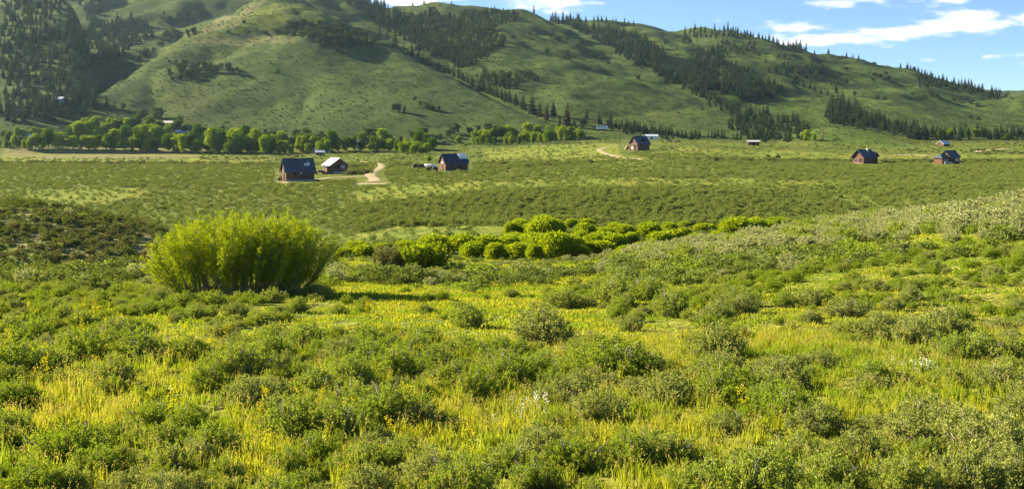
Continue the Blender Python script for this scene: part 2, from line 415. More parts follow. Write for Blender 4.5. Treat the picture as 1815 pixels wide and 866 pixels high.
WOODS = {   # dark tree masses on the hills: polygon, spacing in photo pixels, tree height in photo pixels, kind
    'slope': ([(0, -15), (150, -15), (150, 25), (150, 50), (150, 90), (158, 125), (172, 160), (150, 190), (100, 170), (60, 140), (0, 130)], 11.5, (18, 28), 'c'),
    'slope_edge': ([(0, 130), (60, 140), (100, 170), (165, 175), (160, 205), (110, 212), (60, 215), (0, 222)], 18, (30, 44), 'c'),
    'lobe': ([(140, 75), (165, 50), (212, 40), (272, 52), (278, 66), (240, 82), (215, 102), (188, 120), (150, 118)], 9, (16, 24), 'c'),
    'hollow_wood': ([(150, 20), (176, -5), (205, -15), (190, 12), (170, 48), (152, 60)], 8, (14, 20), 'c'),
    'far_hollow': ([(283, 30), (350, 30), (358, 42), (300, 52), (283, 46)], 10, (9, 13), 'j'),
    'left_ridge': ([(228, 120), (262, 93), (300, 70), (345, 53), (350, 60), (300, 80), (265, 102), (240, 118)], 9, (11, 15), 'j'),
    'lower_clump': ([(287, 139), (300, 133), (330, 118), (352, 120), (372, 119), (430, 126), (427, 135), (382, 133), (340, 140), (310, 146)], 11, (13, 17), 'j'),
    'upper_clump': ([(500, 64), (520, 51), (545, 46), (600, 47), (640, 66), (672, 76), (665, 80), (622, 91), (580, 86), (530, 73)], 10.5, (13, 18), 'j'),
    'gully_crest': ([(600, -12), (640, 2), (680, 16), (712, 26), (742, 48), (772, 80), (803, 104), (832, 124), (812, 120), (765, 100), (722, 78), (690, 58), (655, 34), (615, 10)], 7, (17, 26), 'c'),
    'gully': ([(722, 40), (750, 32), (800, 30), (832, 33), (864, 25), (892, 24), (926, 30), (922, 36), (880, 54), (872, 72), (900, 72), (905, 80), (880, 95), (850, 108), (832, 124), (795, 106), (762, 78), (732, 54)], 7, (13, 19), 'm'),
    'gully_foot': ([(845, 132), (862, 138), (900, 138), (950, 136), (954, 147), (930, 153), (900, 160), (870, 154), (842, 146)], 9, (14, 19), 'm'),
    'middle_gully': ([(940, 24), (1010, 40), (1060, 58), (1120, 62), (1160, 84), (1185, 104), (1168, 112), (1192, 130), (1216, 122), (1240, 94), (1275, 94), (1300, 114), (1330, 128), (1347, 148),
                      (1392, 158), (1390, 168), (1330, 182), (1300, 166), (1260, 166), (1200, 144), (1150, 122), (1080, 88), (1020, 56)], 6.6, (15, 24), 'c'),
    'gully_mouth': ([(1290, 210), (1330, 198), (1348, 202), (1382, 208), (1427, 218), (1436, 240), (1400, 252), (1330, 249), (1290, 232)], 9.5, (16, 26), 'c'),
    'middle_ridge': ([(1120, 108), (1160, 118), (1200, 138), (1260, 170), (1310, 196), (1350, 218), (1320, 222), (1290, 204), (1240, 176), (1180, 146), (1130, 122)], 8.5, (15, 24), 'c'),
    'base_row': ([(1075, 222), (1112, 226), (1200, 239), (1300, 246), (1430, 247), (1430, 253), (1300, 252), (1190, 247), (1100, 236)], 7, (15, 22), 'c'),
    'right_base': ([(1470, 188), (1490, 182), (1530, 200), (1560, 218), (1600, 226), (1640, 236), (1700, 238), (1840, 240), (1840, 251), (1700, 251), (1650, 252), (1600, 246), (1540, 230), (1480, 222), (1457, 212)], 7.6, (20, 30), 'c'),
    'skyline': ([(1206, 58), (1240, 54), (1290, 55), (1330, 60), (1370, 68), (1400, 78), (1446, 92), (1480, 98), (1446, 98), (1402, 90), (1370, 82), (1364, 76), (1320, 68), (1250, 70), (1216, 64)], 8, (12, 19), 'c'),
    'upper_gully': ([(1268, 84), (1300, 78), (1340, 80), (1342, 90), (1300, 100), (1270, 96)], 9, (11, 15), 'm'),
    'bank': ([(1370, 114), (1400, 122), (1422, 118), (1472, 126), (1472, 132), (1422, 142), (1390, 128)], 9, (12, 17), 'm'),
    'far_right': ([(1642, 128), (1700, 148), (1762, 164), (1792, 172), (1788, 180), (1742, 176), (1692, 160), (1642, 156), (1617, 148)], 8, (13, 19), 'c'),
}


# ------------------------------------------------------------------ the ground sheet
def build_ground():
    ys = np.concatenate([np.linspace(-40, 4, 45)[:-1], np.exp(np.linspace(math.log(4), math.log(4200), 1050))])
    us = np.linspace(-.82, .82, 641)
    Yg, Ug = np.meshgrid(ys, us, indexing='ij')
    Xg = Ug * (np.maximum(Yg, 0) + 22)
    Zg = height(Xg, Yg)
    n, m = Yg.shape
    V = np.stack([Xg, Yg, Zg], -1).reshape(-1, 3)
    idx = np.arange(n * m).reshape(n, m)
    q = np.stack([idx[:-1, :-1], idx[:-1, 1:], idx[1:, 1:], idx[1:, :-1]], -1).reshape(-1, 4)
    me = np_mesh('ground', V, q, M_GROUND, smooth=True)
    X, Y, Z = V.T
    px, py = project(X, Y, Z)
    hill = np.clip((Y - 700) / 150, 0, 1)
    near = np.array([.175, .18, .034]); mid = np.array([.125, .15, .032]); hl = np.array([.076, .114, .030])
    c = near[None] * np.ones((len(X), 1))
    f = np.clip((Y - 50) / 60, 0, 1)[:, None]; c = c * (1 - f) + mid * f
    c = c * (1 - hill[:, None]) + hl * hill[:, None]
    jx = px + 26 * fbm(X / (Y * .02 + 1), Y / (Y * .04 + 1), 3, 5); jy = py + 8 * fbm(X / (Y * .02 + 1) + 9, Y / (Y * .04 + 1), 3, 6)

    def tint(polys, col, a):
        nonlocal c
        msk = np.zeros(len(X), bool)
        for p in polys: msk |= inpoly(jx, jy, p)
        w = (msk * a)[:, None]; c = c * (1 - w) + np.array(col) * w
    far = Y > 60
    tint(PALE, (.235, .25, .045), .75)
    tint(TAN, (.26, .22, .105), .7)
    tint([[(455, 15), (500, 5), (560, 15), (590, 38), (520, 40), (470, 55), (410, 62), (420, 50)]], (.20, .24, .03), .8)        # bright grass near the hilltop
    tint([[(380, 40), (400, 28), (420, 25), (445, 5), (480, 0), (450, 22), (420, 45), (350, 65), (330, 70)], [(330, 76), (480, 55), (540, 75), (430, 82)]], (.26, .24, .12), .65)
    tint([[(0, 370), (60, 375), (300, 420), (290, 470), (150, 460), (0, 430)]], (.24, .205, .12), .85)                          # bare earth between the brush of the knoll
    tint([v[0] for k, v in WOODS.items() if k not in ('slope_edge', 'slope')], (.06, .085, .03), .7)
    tint([[(1370, 170), (1450, 180), (1480, 225), (1640, 262), (1500, 258), (1420, 240), (1400, 200)], [(1200, 75), (1270, 90), (1240, 110), (1205, 95)]], (.095, .15, .026), .8)
    # patchy variation over the hills
    w = (np.clip(fbm(X / 70, Y / 110, 4, 21) * 3 + .3, 0, 1) * hill * .5)[:, None]; c = c * (1 - w) + np.array((.092, .115, .028)) * w
    w = (np.clip(fbm(X / 30 + 5, Y / 50, 4, 25) * 3.4 + .2, 0, 1) * hill * .45)[:, None]; c = c * (1 - w) + np.array((.036, .056, .020)) * w
    w = (np.clip(fbm(X / 14, Y / 20, 4, 23) * 3 + .2, 0, 1) * (1 - hill) * .5)[:, None]; c = c * (1 - w) + np.array((.16, .22, .035)) * w
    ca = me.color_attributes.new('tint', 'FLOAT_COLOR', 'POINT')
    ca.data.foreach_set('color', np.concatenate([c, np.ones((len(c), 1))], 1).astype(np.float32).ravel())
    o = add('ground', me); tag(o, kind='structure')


build_ground()


# ------------------------------------------------------------------ dirt tracks
M_DIRT = simple_mat('track_dirt', (.28, .215, .115), 1, (.38, .30, .17), .6, coord='Object')


def track(pts, w0, w1, label):
    P = np.array([hit(*p)[:2] for p in pts])
    d = np.concatenate([[0], np.cumsum(np.linalg.norm(np.diff(P, axis=0), axis=1))])
    s = np.arange(0, d[-1], .8)
    x = hermite(s, d, P[:, 0]); y = hermite(s, d, P[:, 1])
    tx, ty = np.gradient(x), np.gradient(y); L = np.hypot(tx, ty) + 1e-9; nx, ny = -ty / L, tx / L
    K = 7; V = []
    for k in range(K):
        a = (k / (K - 1) - .5); w = np.linspace(w0, w1, len(s)) * (1 + .35 * fbm(s / 5 + 40 * (a > 0), s * 0, 3, 31))
        X = x + nx * a * w; Y = y + ny * a * w
        V.append(np.stack([X, Y, height(X, Y) + (.14 if 0 < k < K - 1 else .02)], -1))
    V = np.stack(V, 1); n = len(s); idx = np.arange(n * K).reshape(n, K)
    q = np.stack([idx[:-1, :-1], idx[1:, :-1], idx[1:, 1:], idx[:-1, 1:]], -1).reshape(-1, 4)
    o = add('path', np_mesh('path', V.reshape(-1, 3), q, M_DIRT, smooth=True)); tag(o, label, kind='structure')


track([(640, 286.5), (660, 288.5), (676, 293), (672, 299), (662, 304), (656, 311), (664, 317), (660, 323)], 2.0, 3.4, 'winding pale dirt track right of the barns')
track([(560, 318.5), (590, 315), (625, 313.5), (652, 313)], 2.4, 2.2, 'pale dirt strip beside the blue roofed barn')
track([(634, 326), (660, 325.5), (692, 325.5)], 5, 3, 'bare dirt patch at the end of the winding track')
track([(478, 322.5), (500, 323), (520, 324)], 2, 2, 'bare dirt strip in front of the blue roofed barn')
track([(1102, 259), (1080, 260.5), (1065, 264), (1066, 269), (1088, 276), (1118, 281), (1142, 283)], 2.6, 2.6, 'curving dirt drive left of the cabin with the open gable')
track([(1573, 275.5), (1610, 274.5), (1652, 276)], 5, 6, 'pale dirt track behind the right cabins')
track([(1738, 270), (1752, 265.5), (1785, 264)], 5, 7, 'bare dirt patch on the far right meadow')


# ------------------------------------------------------------------ plant prototypes
def sage_mesh(seed, matL, stems=50, plumes=8, leaves=24, L=.042, W=.018, twigs=True, flat=1.):
    r = np.random.default_rng(seed); A = Acc(); B = Acc()
    lob = r.random(6) * 6.28
    P, D = [], []
    for i in range(stems):
        q = math.sqrt((i + .5) / stems); a = i * 2.399 + r.normal() * .25
        rad = .5 * q * (1 + .18 * math.sin(2 * a + lob[0]) + .12 * math.sin(5 * a + lob[1])) * r.uniform(.85, 1.12)
        hz = flat * (.66 * (1 - .55 * q * q) * (1 + .12 * math.sin(3 * a + lob[2]))) * r.uniform(.78, 1.15)
        tip = np.array([rad * math.cos(a), rad * math.sin(a), hz])
        base = np.array([tip[0] * .18, tip[1] * .18, -.03])
        mid = base * .5 + tip * .5 + np.array([tip[0] * .12, tip[1] * .12, -.07])
        ts = np.linspace(0, 1, 6)[:, None]
        cur = base * (1 - ts) ** 2 + 2 * mid * ts * (1 - ts) + tip * ts ** 2
        if twigs: B.tube(cur, .013, .004, 4)
        for k in range(plumes):
            t = r.uniform(.42, 1.0) if k else 1.
            c = base * (1 - t) ** 2 + 2 * mid * t * (1 - t) + tip * t * t
            off = r.normal(size=3) * np.array([.06, .06, .03]) * (1.3 - t * .5)
            ax = np.array([tip[0] * .5, tip[1] * .5, .55]) + r.normal(size=3) * .18; ax /= np.linalg.norm(ax)
            ln = r.uniform(.09, .17)
            tt = r.random(leaves)
            pp = c + off + ax * (tt * ln - .06)[:, None] + r.normal(size=(leaves, 3)) * .012
            dd = ax + r.normal(size=(leaves, 3)) * .55
            P.append(pp); D.append(dd)
    if twigs:
        for i in range(4 if seed % 3 == 2 else 1):
            a = r.uniform(0, 6.28); q = r.uniform(.2, .5); t = np.array([q * math.cos(a), q * math.sin(a), flat * r.uniform(.5, .84) * (1 - .5 * q)])
            m = t * [.55, .55, .6] + r.normal(size=3) * .04
            B.tube(np.array([t * .1, m, t]), .010, .005, 4)
            for k in range(2): B.tube(np.array([m + (t - m) * .4, m + (t - m) * .7 + r.normal(size=3) * .03, t + r.normal(size=3) * .07]), .006, .004, 3)
    P = np.concatenate(P); D = np.concatenate(D); n = len(P)
    P[:, 2] = np.maximum(P[:, 2], .01)
    A.leaves(P, D, L * r.uniform(.7, 1.3, n), W * r.uniform(.7, 1.3, n), 0, r)
    return A.mesh('sagebrush_foliage', matL), (B.mesh('sagebrush_branches', M_TWIG) if twigs else None)


def grass_mesh(seed, mat, n=26, h=(.16, .38), rad=.13, w=.009, heads=None):
    r = np.random.default_rng(seed); A = Acc()
    V, Q, T = [], [], []
    for i in range(n):
        a = r.uniform(0, 6.28); q = rad * math.sqrt(r.random())
        p = np.array([q * math.cos(a), q * math.sin(a), -.03])
        H = r.uniform(*h); ln = r.uniform(.1, .55) * H; da = r.uniform(0, 6.28)
        d = np.array([math.cos(da), math.sin(da), 0]); s = np.array([-d[1], d[0], 0]) * w * r.uniform(.7, 1.4)
        m = p + d * ln * .3 + np.array([0, 0, H * .6]); t = p + d * ln + np.array([0, 0, H])
        b = A.verts([p - s, p + s, m + s * .7, m - s * .7, t])
        A.Q.append(np.array([[b, b + 1, b + 2, b + 3]])); A.mq.append(np.array([0]))
        A.T.append(np.array([[b + 3, b + 2, b + 4]])); A.mt.append(np.array([0]))
        if heads is not None and r.random() < heads:
            k = 6; A.leaves(t + r.normal(size=(k, 3)) * [.006, .006, .03], np.array([0, 0, 1]) + r.normal(size=(k, 3)) * .4, .03, .008, 1 if heads < 1 else 1, r)
    return A


def flower_mesh(seed, mat_f, tall=(.35, .6), n=5):
    r = np.random.default_rng(seed); A = Acc()
    for i in range(n):
        a = r.uniform(0, 6.28); q = r.uniform(0, .12); p = np.array([q * math.cos(a), q * math.sin(a), -.02])
        H = r.uniform(*tall); t = p + np.array([r.normal() * .05, r.normal() * .05, H])
        A.tube(np.array([p, (p + t) / 2 + r.normal(size=3) * .012, t]), .005, .003, 3, 0)
        k = 12
        A.leaves(p + (t - p) * r.uniform(.1, .7, (k, 1)), r.normal(size=(k, 3)) + [0, 0, .8], .09, .018, 0, r)
        k = 18
        A.leaves(t + r.normal(size=(k, 3)) * [.022, .022, .05] - [0, 0, .04], r.normal(size=(k, 3)) + [0, 0, .3], .032, .022, 1, r)
    return A.mesh('flower', [M_GRASS, mat_f])


def mound_mesh(seed, mat, n=2600, L=.34, W=.15, lobes=7):
    """rounded dense willow: unit footprint (width 1, height 1)"""
    r = np.random.default_rng(seed); A = Acc(); C = []
    C.append((0, 0, .42, .42, .52))
    for i in range(lobes):
        a = r.uniform(0, 6.28); q = r.uniform(.12, .3)
        C.append((q * math.cos(a), q * math.sin(a), r.uniform(.25, .62), r.uniform(.16, .28), r.uniform(.2, .36)))
    w = np.array([c[3] * c[4] for c in C]); w /= w.sum()
    P, D = [], []
    for i, c in enumerate(C):
        k = int(n * w[i]); d = r.normal(size=(k, 3)); d /= np.linalg.norm(d, axis=1, keepdims=True)
        d[:, 2] = np.where(d[:, 2] < -.5, -d[:, 2], d[:, 2])
        rr = r.uniform(.6, 1.04, k) ** .6
        P.append(np.array(c[:3]) + d * rr[:, None] * np.array([c[3], c[3], c[4]])); D.append(d * .8 + [0, 0, .55] + r.normal(size=(k, 3)) * .45)
    P = np.concatenate(P); D = np.concatenate(D); k = P[:, 2] > 0; P = P[k]; D = D[k]
    return P, D


def mound_obj(seed, mat, size, n=2600, L=.3, W=.13):
    """size in metres (w, w, h); returns mesh in real units so that leaves keep their size"""
    r = np.random.default_rng(seed + 99)
    P, D = mound_mesh(seed, mat, n)
    P = P * np.array(size)
    P += r.normal(size=P.shape) * [.07, .07, .10]
    A = Acc(); A.leaves(P, D, L * r.uniform(.6, 1.5, len(P)), W * r.uniform(.7, 1.3, len(P)), 0, r)
    return A.mesh('willow_foliage', mat)


def tree_meshes(seed, mat, H=12., Wd=8., n=520, L=1.0, W=.6):
    r = np.random.default_rng(seed); A = Acc(); B = Acc()
    B.tube(np.array([[0, 0, -.3], [.1, 0, H * .3], [.2, .1, H * .75]]), H * .028, H * .008, 6)
    for i in range(6):
        a = i * 1.05 + r.random(); z = H * r.uniform(.18, .5)
        B.tube(np.array([[0, 0, z], [math.cos(a) * Wd * .18, math.sin(a) * Wd * .18, z + H * .12], [math.cos(a) * Wd * .3, math.sin(a) * Wd * .3, z + H * .28]]), H * .012, .05, 4)
    C = [(0, 0, H * .55, Wd * .36, H * .40)]
    for i in range(9):
        a = i * .7 + r.random() * .6; q = Wd * r.uniform(.15, .36)
        C.append((q * math.cos(a), q * math.sin(a), H * r.uniform(.18, .82), Wd * r.uniform(.14, .25), H * r.uniform(.11, .21)))
    w = np.array([c[3] * c[4] for c in C]); w /= w.sum()
    for i, c in enumerate(C):
        k = int(n * w[i]); d = r.normal(size=(k, 3)); d /= np.linalg.norm(d, axis=1, keepdims=True)
        P = np.array(c[:3]) + d * (r.uniform(.5, 1.05, k) ** .6)[:, None] * np.array([c[3], c[3], c[4]])
        A.leaves(P, d * .6 + [0, 0, .6] + r.normal(size=(k, 3)) * .6, L * r.uniform(.6, 1.3, k), W * r.uniform(.7, 1.3, k), 0, r)
    return A.mesh('tree_crown', mat), B.mesh('tree_trunk', M_BARK)


def conifer_meshes(seed, mat, H=15., Wd=5., levels=17, pw=.85):
    r = np.random.default_rng(seed); A = Acc(); B = Acc()
    B.tube(np.array([[0, 0, -.4], [0, 0, H * .5], [0, 0, H * .97]]), H * .016, .04, 5)
    P, D, LL, WW = [], [], [], []
    for i in range(levels):
        t = i / (levels - 1); z = H * (.07 + .9 * t)
        rad = Wd * .5 * (1 - t) ** pw + .25
        k = int(9 - 4 * t)
        for j in range(k):
            a = j * 6.283 / k + i * .7 + r.normal() * .25; l = rad * r.uniform(.65, 1.2)
            d = np.array([math.cos(a), math.sin(a), -.28 + r.normal() * .12 + .5 * t])
            P.append([0, 0, z + r.normal() * .15]); D.append(d); LL.append(l); WW.append(l * .55 + .25)
            for s in range(2):
                u = r.uniform(.35, .8)
                P.append(np.array([0, 0, z]) + d * l * u); D.append(d * .6 + r.normal(size=3) * .5 + [0, 0, .15]); LL.append(.45 * l + .3); WW.append(.25 * l + .2)
    P.append([0, 0, H * .93]); D.append([0, 0, 1]); LL.append(H * .08); WW.append(.4)
    A.leaves(P, D, np.array(LL), np.array(WW), 0, r)
    return A.mesh('conifer_crown', mat), B.mesh('conifer_trunk', M_BARK)


def juniper_meshes(seed, mat, H=9., Wd=8.):
    return tree_meshes(seed, mat, H, Wd, 900, .9, .65)


# ------------------------------------------------------------------ scattering of uncountable cover
def scatter_obj(name, pts, scl, protos, label, cat, rot=None):
    """one 'stuff' object: instances of plant meshes on points"""
    n = len(pts)
    me = bpy.data.meshes.new(name + '_points'); me.vertices.add(n); me.vertices.foreach_set('co', np.asarray(pts, np.float32).ravel())
    a = me.attributes.new('scl', 'FLOAT_VECTOR', 'POINT'); a.data.foreach_set('vector', np.asarray(scl, np.float32).ravel())
    r = np.random.default_rng(n)
    rt = np.zeros((n, 3), np.float32); rt[:, 2] = r.uniform(0, 6.283, n) if rot is None else rot
    rt[:, :2] = r.normal(size=(n, 2)) * .06
    a = me.attributes.new('rot', 'FLOAT_VECTOR', 'POINT'); a.data.foreach_set('vector', rt.ravel())
    a = me.attributes.new('var', 'INT', 'POINT'); a.data.foreach_set('value', r.integers(0, len(protos), n).astype(np.int32))
    o = add(name, me); tag(o, label, cat, None, 'stuff')
    ng = bpy.data.node_groups.new(name, 'GeometryNodeTree')
    ng.interface.new_socket('Geometry', in_out='INPUT', socket_type='NodeSocketGeometry')
    ng.interface.new_socket('Geometry', in_out='OUTPUT', socket_type='NodeSocketGeometry')
    N = ng.nodes; Lk = ng.links
    gi = N.new('NodeGroupInput'); go = N.new('NodeGroupOutput')
    j = N.new('GeometryNodeJoinGeometry')
    for pm in protos[::-1]:
        po = bpy.data.objects.new(name + '_plant', pm)
        oi = N.new('GeometryNodeObjectInfo'); oi.inputs['Object'].default_value = po; oi.inputs['As Instance'].default_value = True
        Lk.new(oi.outputs['Geometry'], j.inputs[0])
    ip = N.new('GeometryNodeInstanceOnPoints'); ip.inputs['Pick Instance'].default_value = True
    m2p = N.new('GeometryNodeMeshToPoints')
    Lk.new(gi.outputs[0], m2p.inputs['Mesh']); Lk.new(m2p.outputs[0], ip.inputs['Points']); Lk.new(j.outputs[0], ip.inputs['Instance'])

    def attr(nm, ty):
        q = N.new('GeometryNodeInputNamedAttribute'); q.data_type = ty; q.inputs['Name'].default_value = nm
        return [s for s in q.outputs if s.enabled and s.name == 'Attribute'][0]
    Lk.new(attr('scl', 'FLOAT_VECTOR'), ip.inputs['Scale'])
    e2r = N.new('FunctionNodeEulerToRotation'); Lk.new(attr('rot', 'FLOAT_VECTOR'), e2r.inputs[0]); Lk.new(e2r.outputs[0], ip.inputs['Rotation'])
    Lk.new(attr('var', 'INT'), ip.inputs['Instance Index'])
    Lk.new(ip.outputs[0], go.inputs[0])
    md = o.modifiers.new('scatter', 'NODES'); md.node_group = ng
    return o


def rand_ground(n, y0, y1, margin=1.18, extra=3):
    """uniform points on the wedge of ground the photo sees"""
    Y = np.sqrt(rng.uniform(y0 * y0, y1 * y1, n)); hw = .4537 * margin * Y + extra
    X = rng.uniform(-1, 1, n) * hw
    Z = height(X, Y); px, py = project(X, Y, Z)
    return X, Y, Z, px, py


def in_any(px, py, polys):
    m = np.zeros(np.shape(px), bool)
    for p in polys: m |= inpoly(px, py, p)
    return m


# ---- sagebrush: list of the ones that stand out in the photo (base x, base y, width in photo pixels)
FG = [(20, 668, 125), (90, 660, 90), (150, 642, 95), (15, 778, 100), (268, 757, 82), (335, 765, 88), (297, 796, 95), (170, 846, 112), (300, 840, 100), (215, 816, 62), (140, 806, 72),
      (440, 722, 120), (420, 672, 105), (365, 690, 85), (520, 776, 130), (600, 778, 130), (690, 752, 125), (745, 758, 85), (509, 844, 80), (597, 842, 72), (650, 838, 100), (705, 832, 90),
      (560, 702, 90), (620, 692, 100), (700, 672, 90), (740, 642, 82), (610, 642, 92), (650, 620, 70), (480, 642, 90), (540, 622, 80), (330, 640, 80), (250, 642, 90), (200, 612, 80), (60, 612, 80), (20, 600, 70),
      (840, 708, 86), (900, 688, 90), (935, 680, 78), (1090, 672, 135), (1040, 664, 90), (1145, 660, 90), (1060, 746, 105), (1180, 716, 98), (1120, 700, 58), (880, 642, 80), (960, 610, 115), (830, 582, 70),
      (900, 838, 108), (960, 818, 118), (1020, 832, 100), (1120, 824, 110), (1190, 818, 108), (765, 872, 150), (820, 890, 130), (950, 862, 82), (650, 885, 100), (735, 832, 95),
      (1230, 682, 68), (1285, 690, 78), (1325, 688, 66), (1270, 636, 110), (1260, 580, 60), (1385, 690, 108), (1400, 752, 118), (1445, 768, 100), (1360, 732, 88), (1292, 766, 84),
      (1335, 895, 190), (1245, 890, 140), (1420, 832, 120), (1468, 866, 112), (1378, 842, 90), (1548, 680, 82), (1592, 682, 60), (1640, 772, 130), (1700, 792, 150), (1762, 812, 150), (1800, 858, 170),
      (1715, 872, 125), (1600, 792, 100), (1560, 772, 80), (1520, 822, 110), (1740, 642, 90), (1690, 640, 80), (1800, 640, 82), (1782, 692, 110), (1805, 742, 95), (1620, 612, 100), (1560, 602, 90), (1680, 602, 92),
      (1440, 542, 62), (1500, 562, 66), (1090, 542, 80), (1190, 562, 86), (1320, 556, 60), (1000, 546, 60), (905, 526, 32), (1150, 532, 70), (60, 880, 120), (120, 875, 90), (400, 885, 70), (1600, 880, 120), (230, 880, 90)]
shr = []      # X, Y, Z, width
for x, y, w in FG:
    X, Y, Z = hit(x, y); shr.append((X, Y, Z, w * Y / F * .98))
fgn = len(shr)
X, Y, Z, px, py = rand_ground(6500, 11, 62, 1.12, 2)
clus = fbm(X / 3.2, Y / 3.2, 3, 41) + .5 * fbm(X / 9, Y / 9, 2, 43)
for i in range(len(X)):
    md = in_any(px[i], py[i], MEADOWS)
    dens = .025 if md else np.clip(np.interp(px[i], [0, 500, 900, 1815], [.46, .27, .04, .10]) + clus[i] * 3.6, .01, .95)
    if 300 < px[i] < 560 and 505 < py[i] < 560: dens *= .35
    if rng.random() > dens: continue
    w = .34 + .75 * rng.random() ** 1.6 * (.75 if md else 1)
    ok = True
    for s in shr:
        if abs(s[0] - X[i]) < 1.2 and abs(s[1] - Y[i]) < 1.2 and math.hypot(s[0] - X[i], s[1] - Y[i]) < .36 * (s[3] + w): ok = False; break
    if ok: shr.append((X[i], Y[i], Z[i], w))
SAGE_P = []
for i in range(9):
    SAGE_P.append(sage_mesh(100 + i, [M_SAGE, M_SAGE2, M_SAGE3][i % 3], flat=[1, 1.05, .9][i % 3]))
COLW = ['grey-green', 'bright green', 'pale silvery']


def size_word(w): return 'broad' if w > 1.05 else ('mid-sized' if w > .75 else 'small')


def row_word(py):
    return ('along the bottom edge' if py > 830 else 'low in the foreground' if py > 765 else 'in the lower foreground' if py > 715 else 'in the middle foreground' if py > 670
            else 'in the upper foreground' if py > 630 else 'at the back of the foreground' if py > 595 else 'in the meadow beyond the foreground')


def col_word(px):
    w = ['at the far left', 'left of the big willow clump', 'below the big willow clump', 'right of the big willow clump', 'left of the centre', 'at the centre', 'right of the centre',
         'below the right slope', 'towards the right edge', 'at the far right']
    e = [90, 260, 430, 600, 780, 960, 1180, 1420, 1640]
    return w[int(np.searchsorted(e, px))]


vis = []
for i, s in enumerate(shr):
    u, v = project(s[0], s[1], s[2]); h = .68 * s[3] * F / s[1]
    inside = -30 < u < 1845 and v - h < 862
    vis.append((-(s[3] / s[1]) if inside else 1, i))
vis.sort()
indiv = [i for k, i in vis[:296] if k < 0]
iset = set(indiv)
cnt = {}
for n, i in enumerate(indiv):
    x, y, z, w = shr[i]; var = int(rng.integers(0, 9))
    g3 = np.interp(x / y, [-.4, 0, .4], [.12, .3, .55]); r3 = rng.random()
    var = int(rng.integers(0, 3)) * 3 + (2 if r3 < g3 else 0 if r3 < g3 + .5 else 1)
    fm, bm = SAGE_P[var]
    sz = w * rng.uniform(.92, 1.08)
    e = add('sagebrush', None, None, (x, y, z - .02), rng.uniform(0, 6.28), (sz * rng.uniform(.95, 1.15), sz * rng.uniform(.9, 1.1), sz * rng.uniform(.68, .95)))
    add('foliage', fm, e); add('branches', bm, e)
    u, v = project(x, y, z)
    lab = f'{size_word(w)} {COLW[var % 3]} sagebrush {row_word(v)}, {col_word(u)}'
    tag(e, lab, 'sagebrush', f'sagebrush {row_word(v)}')
rest = np.array([shr[i] for i in range(len(shr)) if i not in iset])
scatter_obj('sagebrush_cover', rest[:, :3], np.stack([rest[:, 3], rest[:, 3], rest[:, 3] * rng.uniform(.65, .9, len(rest))], 1), [p[0] for p in SAGE_P],
            'smaller sagebrush filling the meadow beyond the foreground shrubs', 'sagebrush')
print('sage', len(indiv), len(rest))

# ---- sagebrush beyond: slope on the right, creek flats, bench, hills
FAR_P = [sage_mesh(300 + i, [M_FSAGE, M_SAGE, M_FSAGE][i % 3], 16, 4, 6, .13, .06, False)[0] for i in range(4)]
PALE_P = [sage_mesh(320 + i, [M_SILVER, M_SILVER, M_SILVER, M_SAGE][i], 24, 7, 11, .075, .036, False)[0] for i in range(4)]
TINY_P = [sage_mesh(340 + i, M_HBRUSH, 9, 3, 4, .26, .15, False)[0] for i in range(3)]
BENCH_P = [sage_mesh(380 + i, [M_BSAGE, M_BSAGE, M_BSAGE, M_FSAGE][i], 16, 4, 7, .13, .06, False)[0] for i in range(4)]
DARK_P = [sage_mesh(360 + i, [M_DSAGE, M_FSAGE, M_DSAGE][i], 16, 4, 7, .15, .07, False)[0] for i in range(3)]

X, Y, Z, px, py = rand_ground(26000, 58, 128)
kn = (px < 430) & (Y > 91) & (Y < 122) & (py < 474)
cl = fbm(X / 6, Y / 6, 3, 51)
slope = (px > 1000) & (py < 470 - (px - 1000) * .06)
dens = np.where(slope, .40 + cl * 1.3, .20 + cl * 1.4) * np.where(in_any(px, py, MEADOWS), .15, 1)
flat = inpoly(px, py, [(590, 440), (760, 440), (1000, 452), (1120, 458), (1060, 478), (900, 492), (700, 494), (590, 486)])
dens = np.where(flat, .07, dens)
dens = np.where(kn, 0, dens)
k = rng.random(len(X)) < np.clip(dens, .02, .9)
s = rng.uniform(.6, 1.4, len(X)) * np.where(slope, 1.0, .9) * np.where(rng.random(len(X)) < .12, 1.55, 1) * np.where(flat, .6, 1)
a = k & slope
scatter_obj('slope_sagebrush', np.stack([X, Y, Z], 1)[a], np.stack([s, s, s * .85], 1)[a], PALE_P, 'pale silvery sagebrush covering the slope on the right', 'sagebrush')
a = k & ~slope
scatter_obj('flat_sagebrush', np.stack([X, Y, Z], 1)[a], np.stack([s, s, s * .8], 1)[a], FAR_P + PALE_P[:1], 'sagebrush dotting the flats around the willow thicket', 'sagebrush')
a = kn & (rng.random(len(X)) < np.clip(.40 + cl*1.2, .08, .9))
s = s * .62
scatter_obj('knoll_brush', np.stack([X, Y, Z], 1)[a], np.stack([s, s, s * .85], 1)[a], DARK_P, 'dark brush on the shaded bare knoll left of the big willow clump', 'brush')

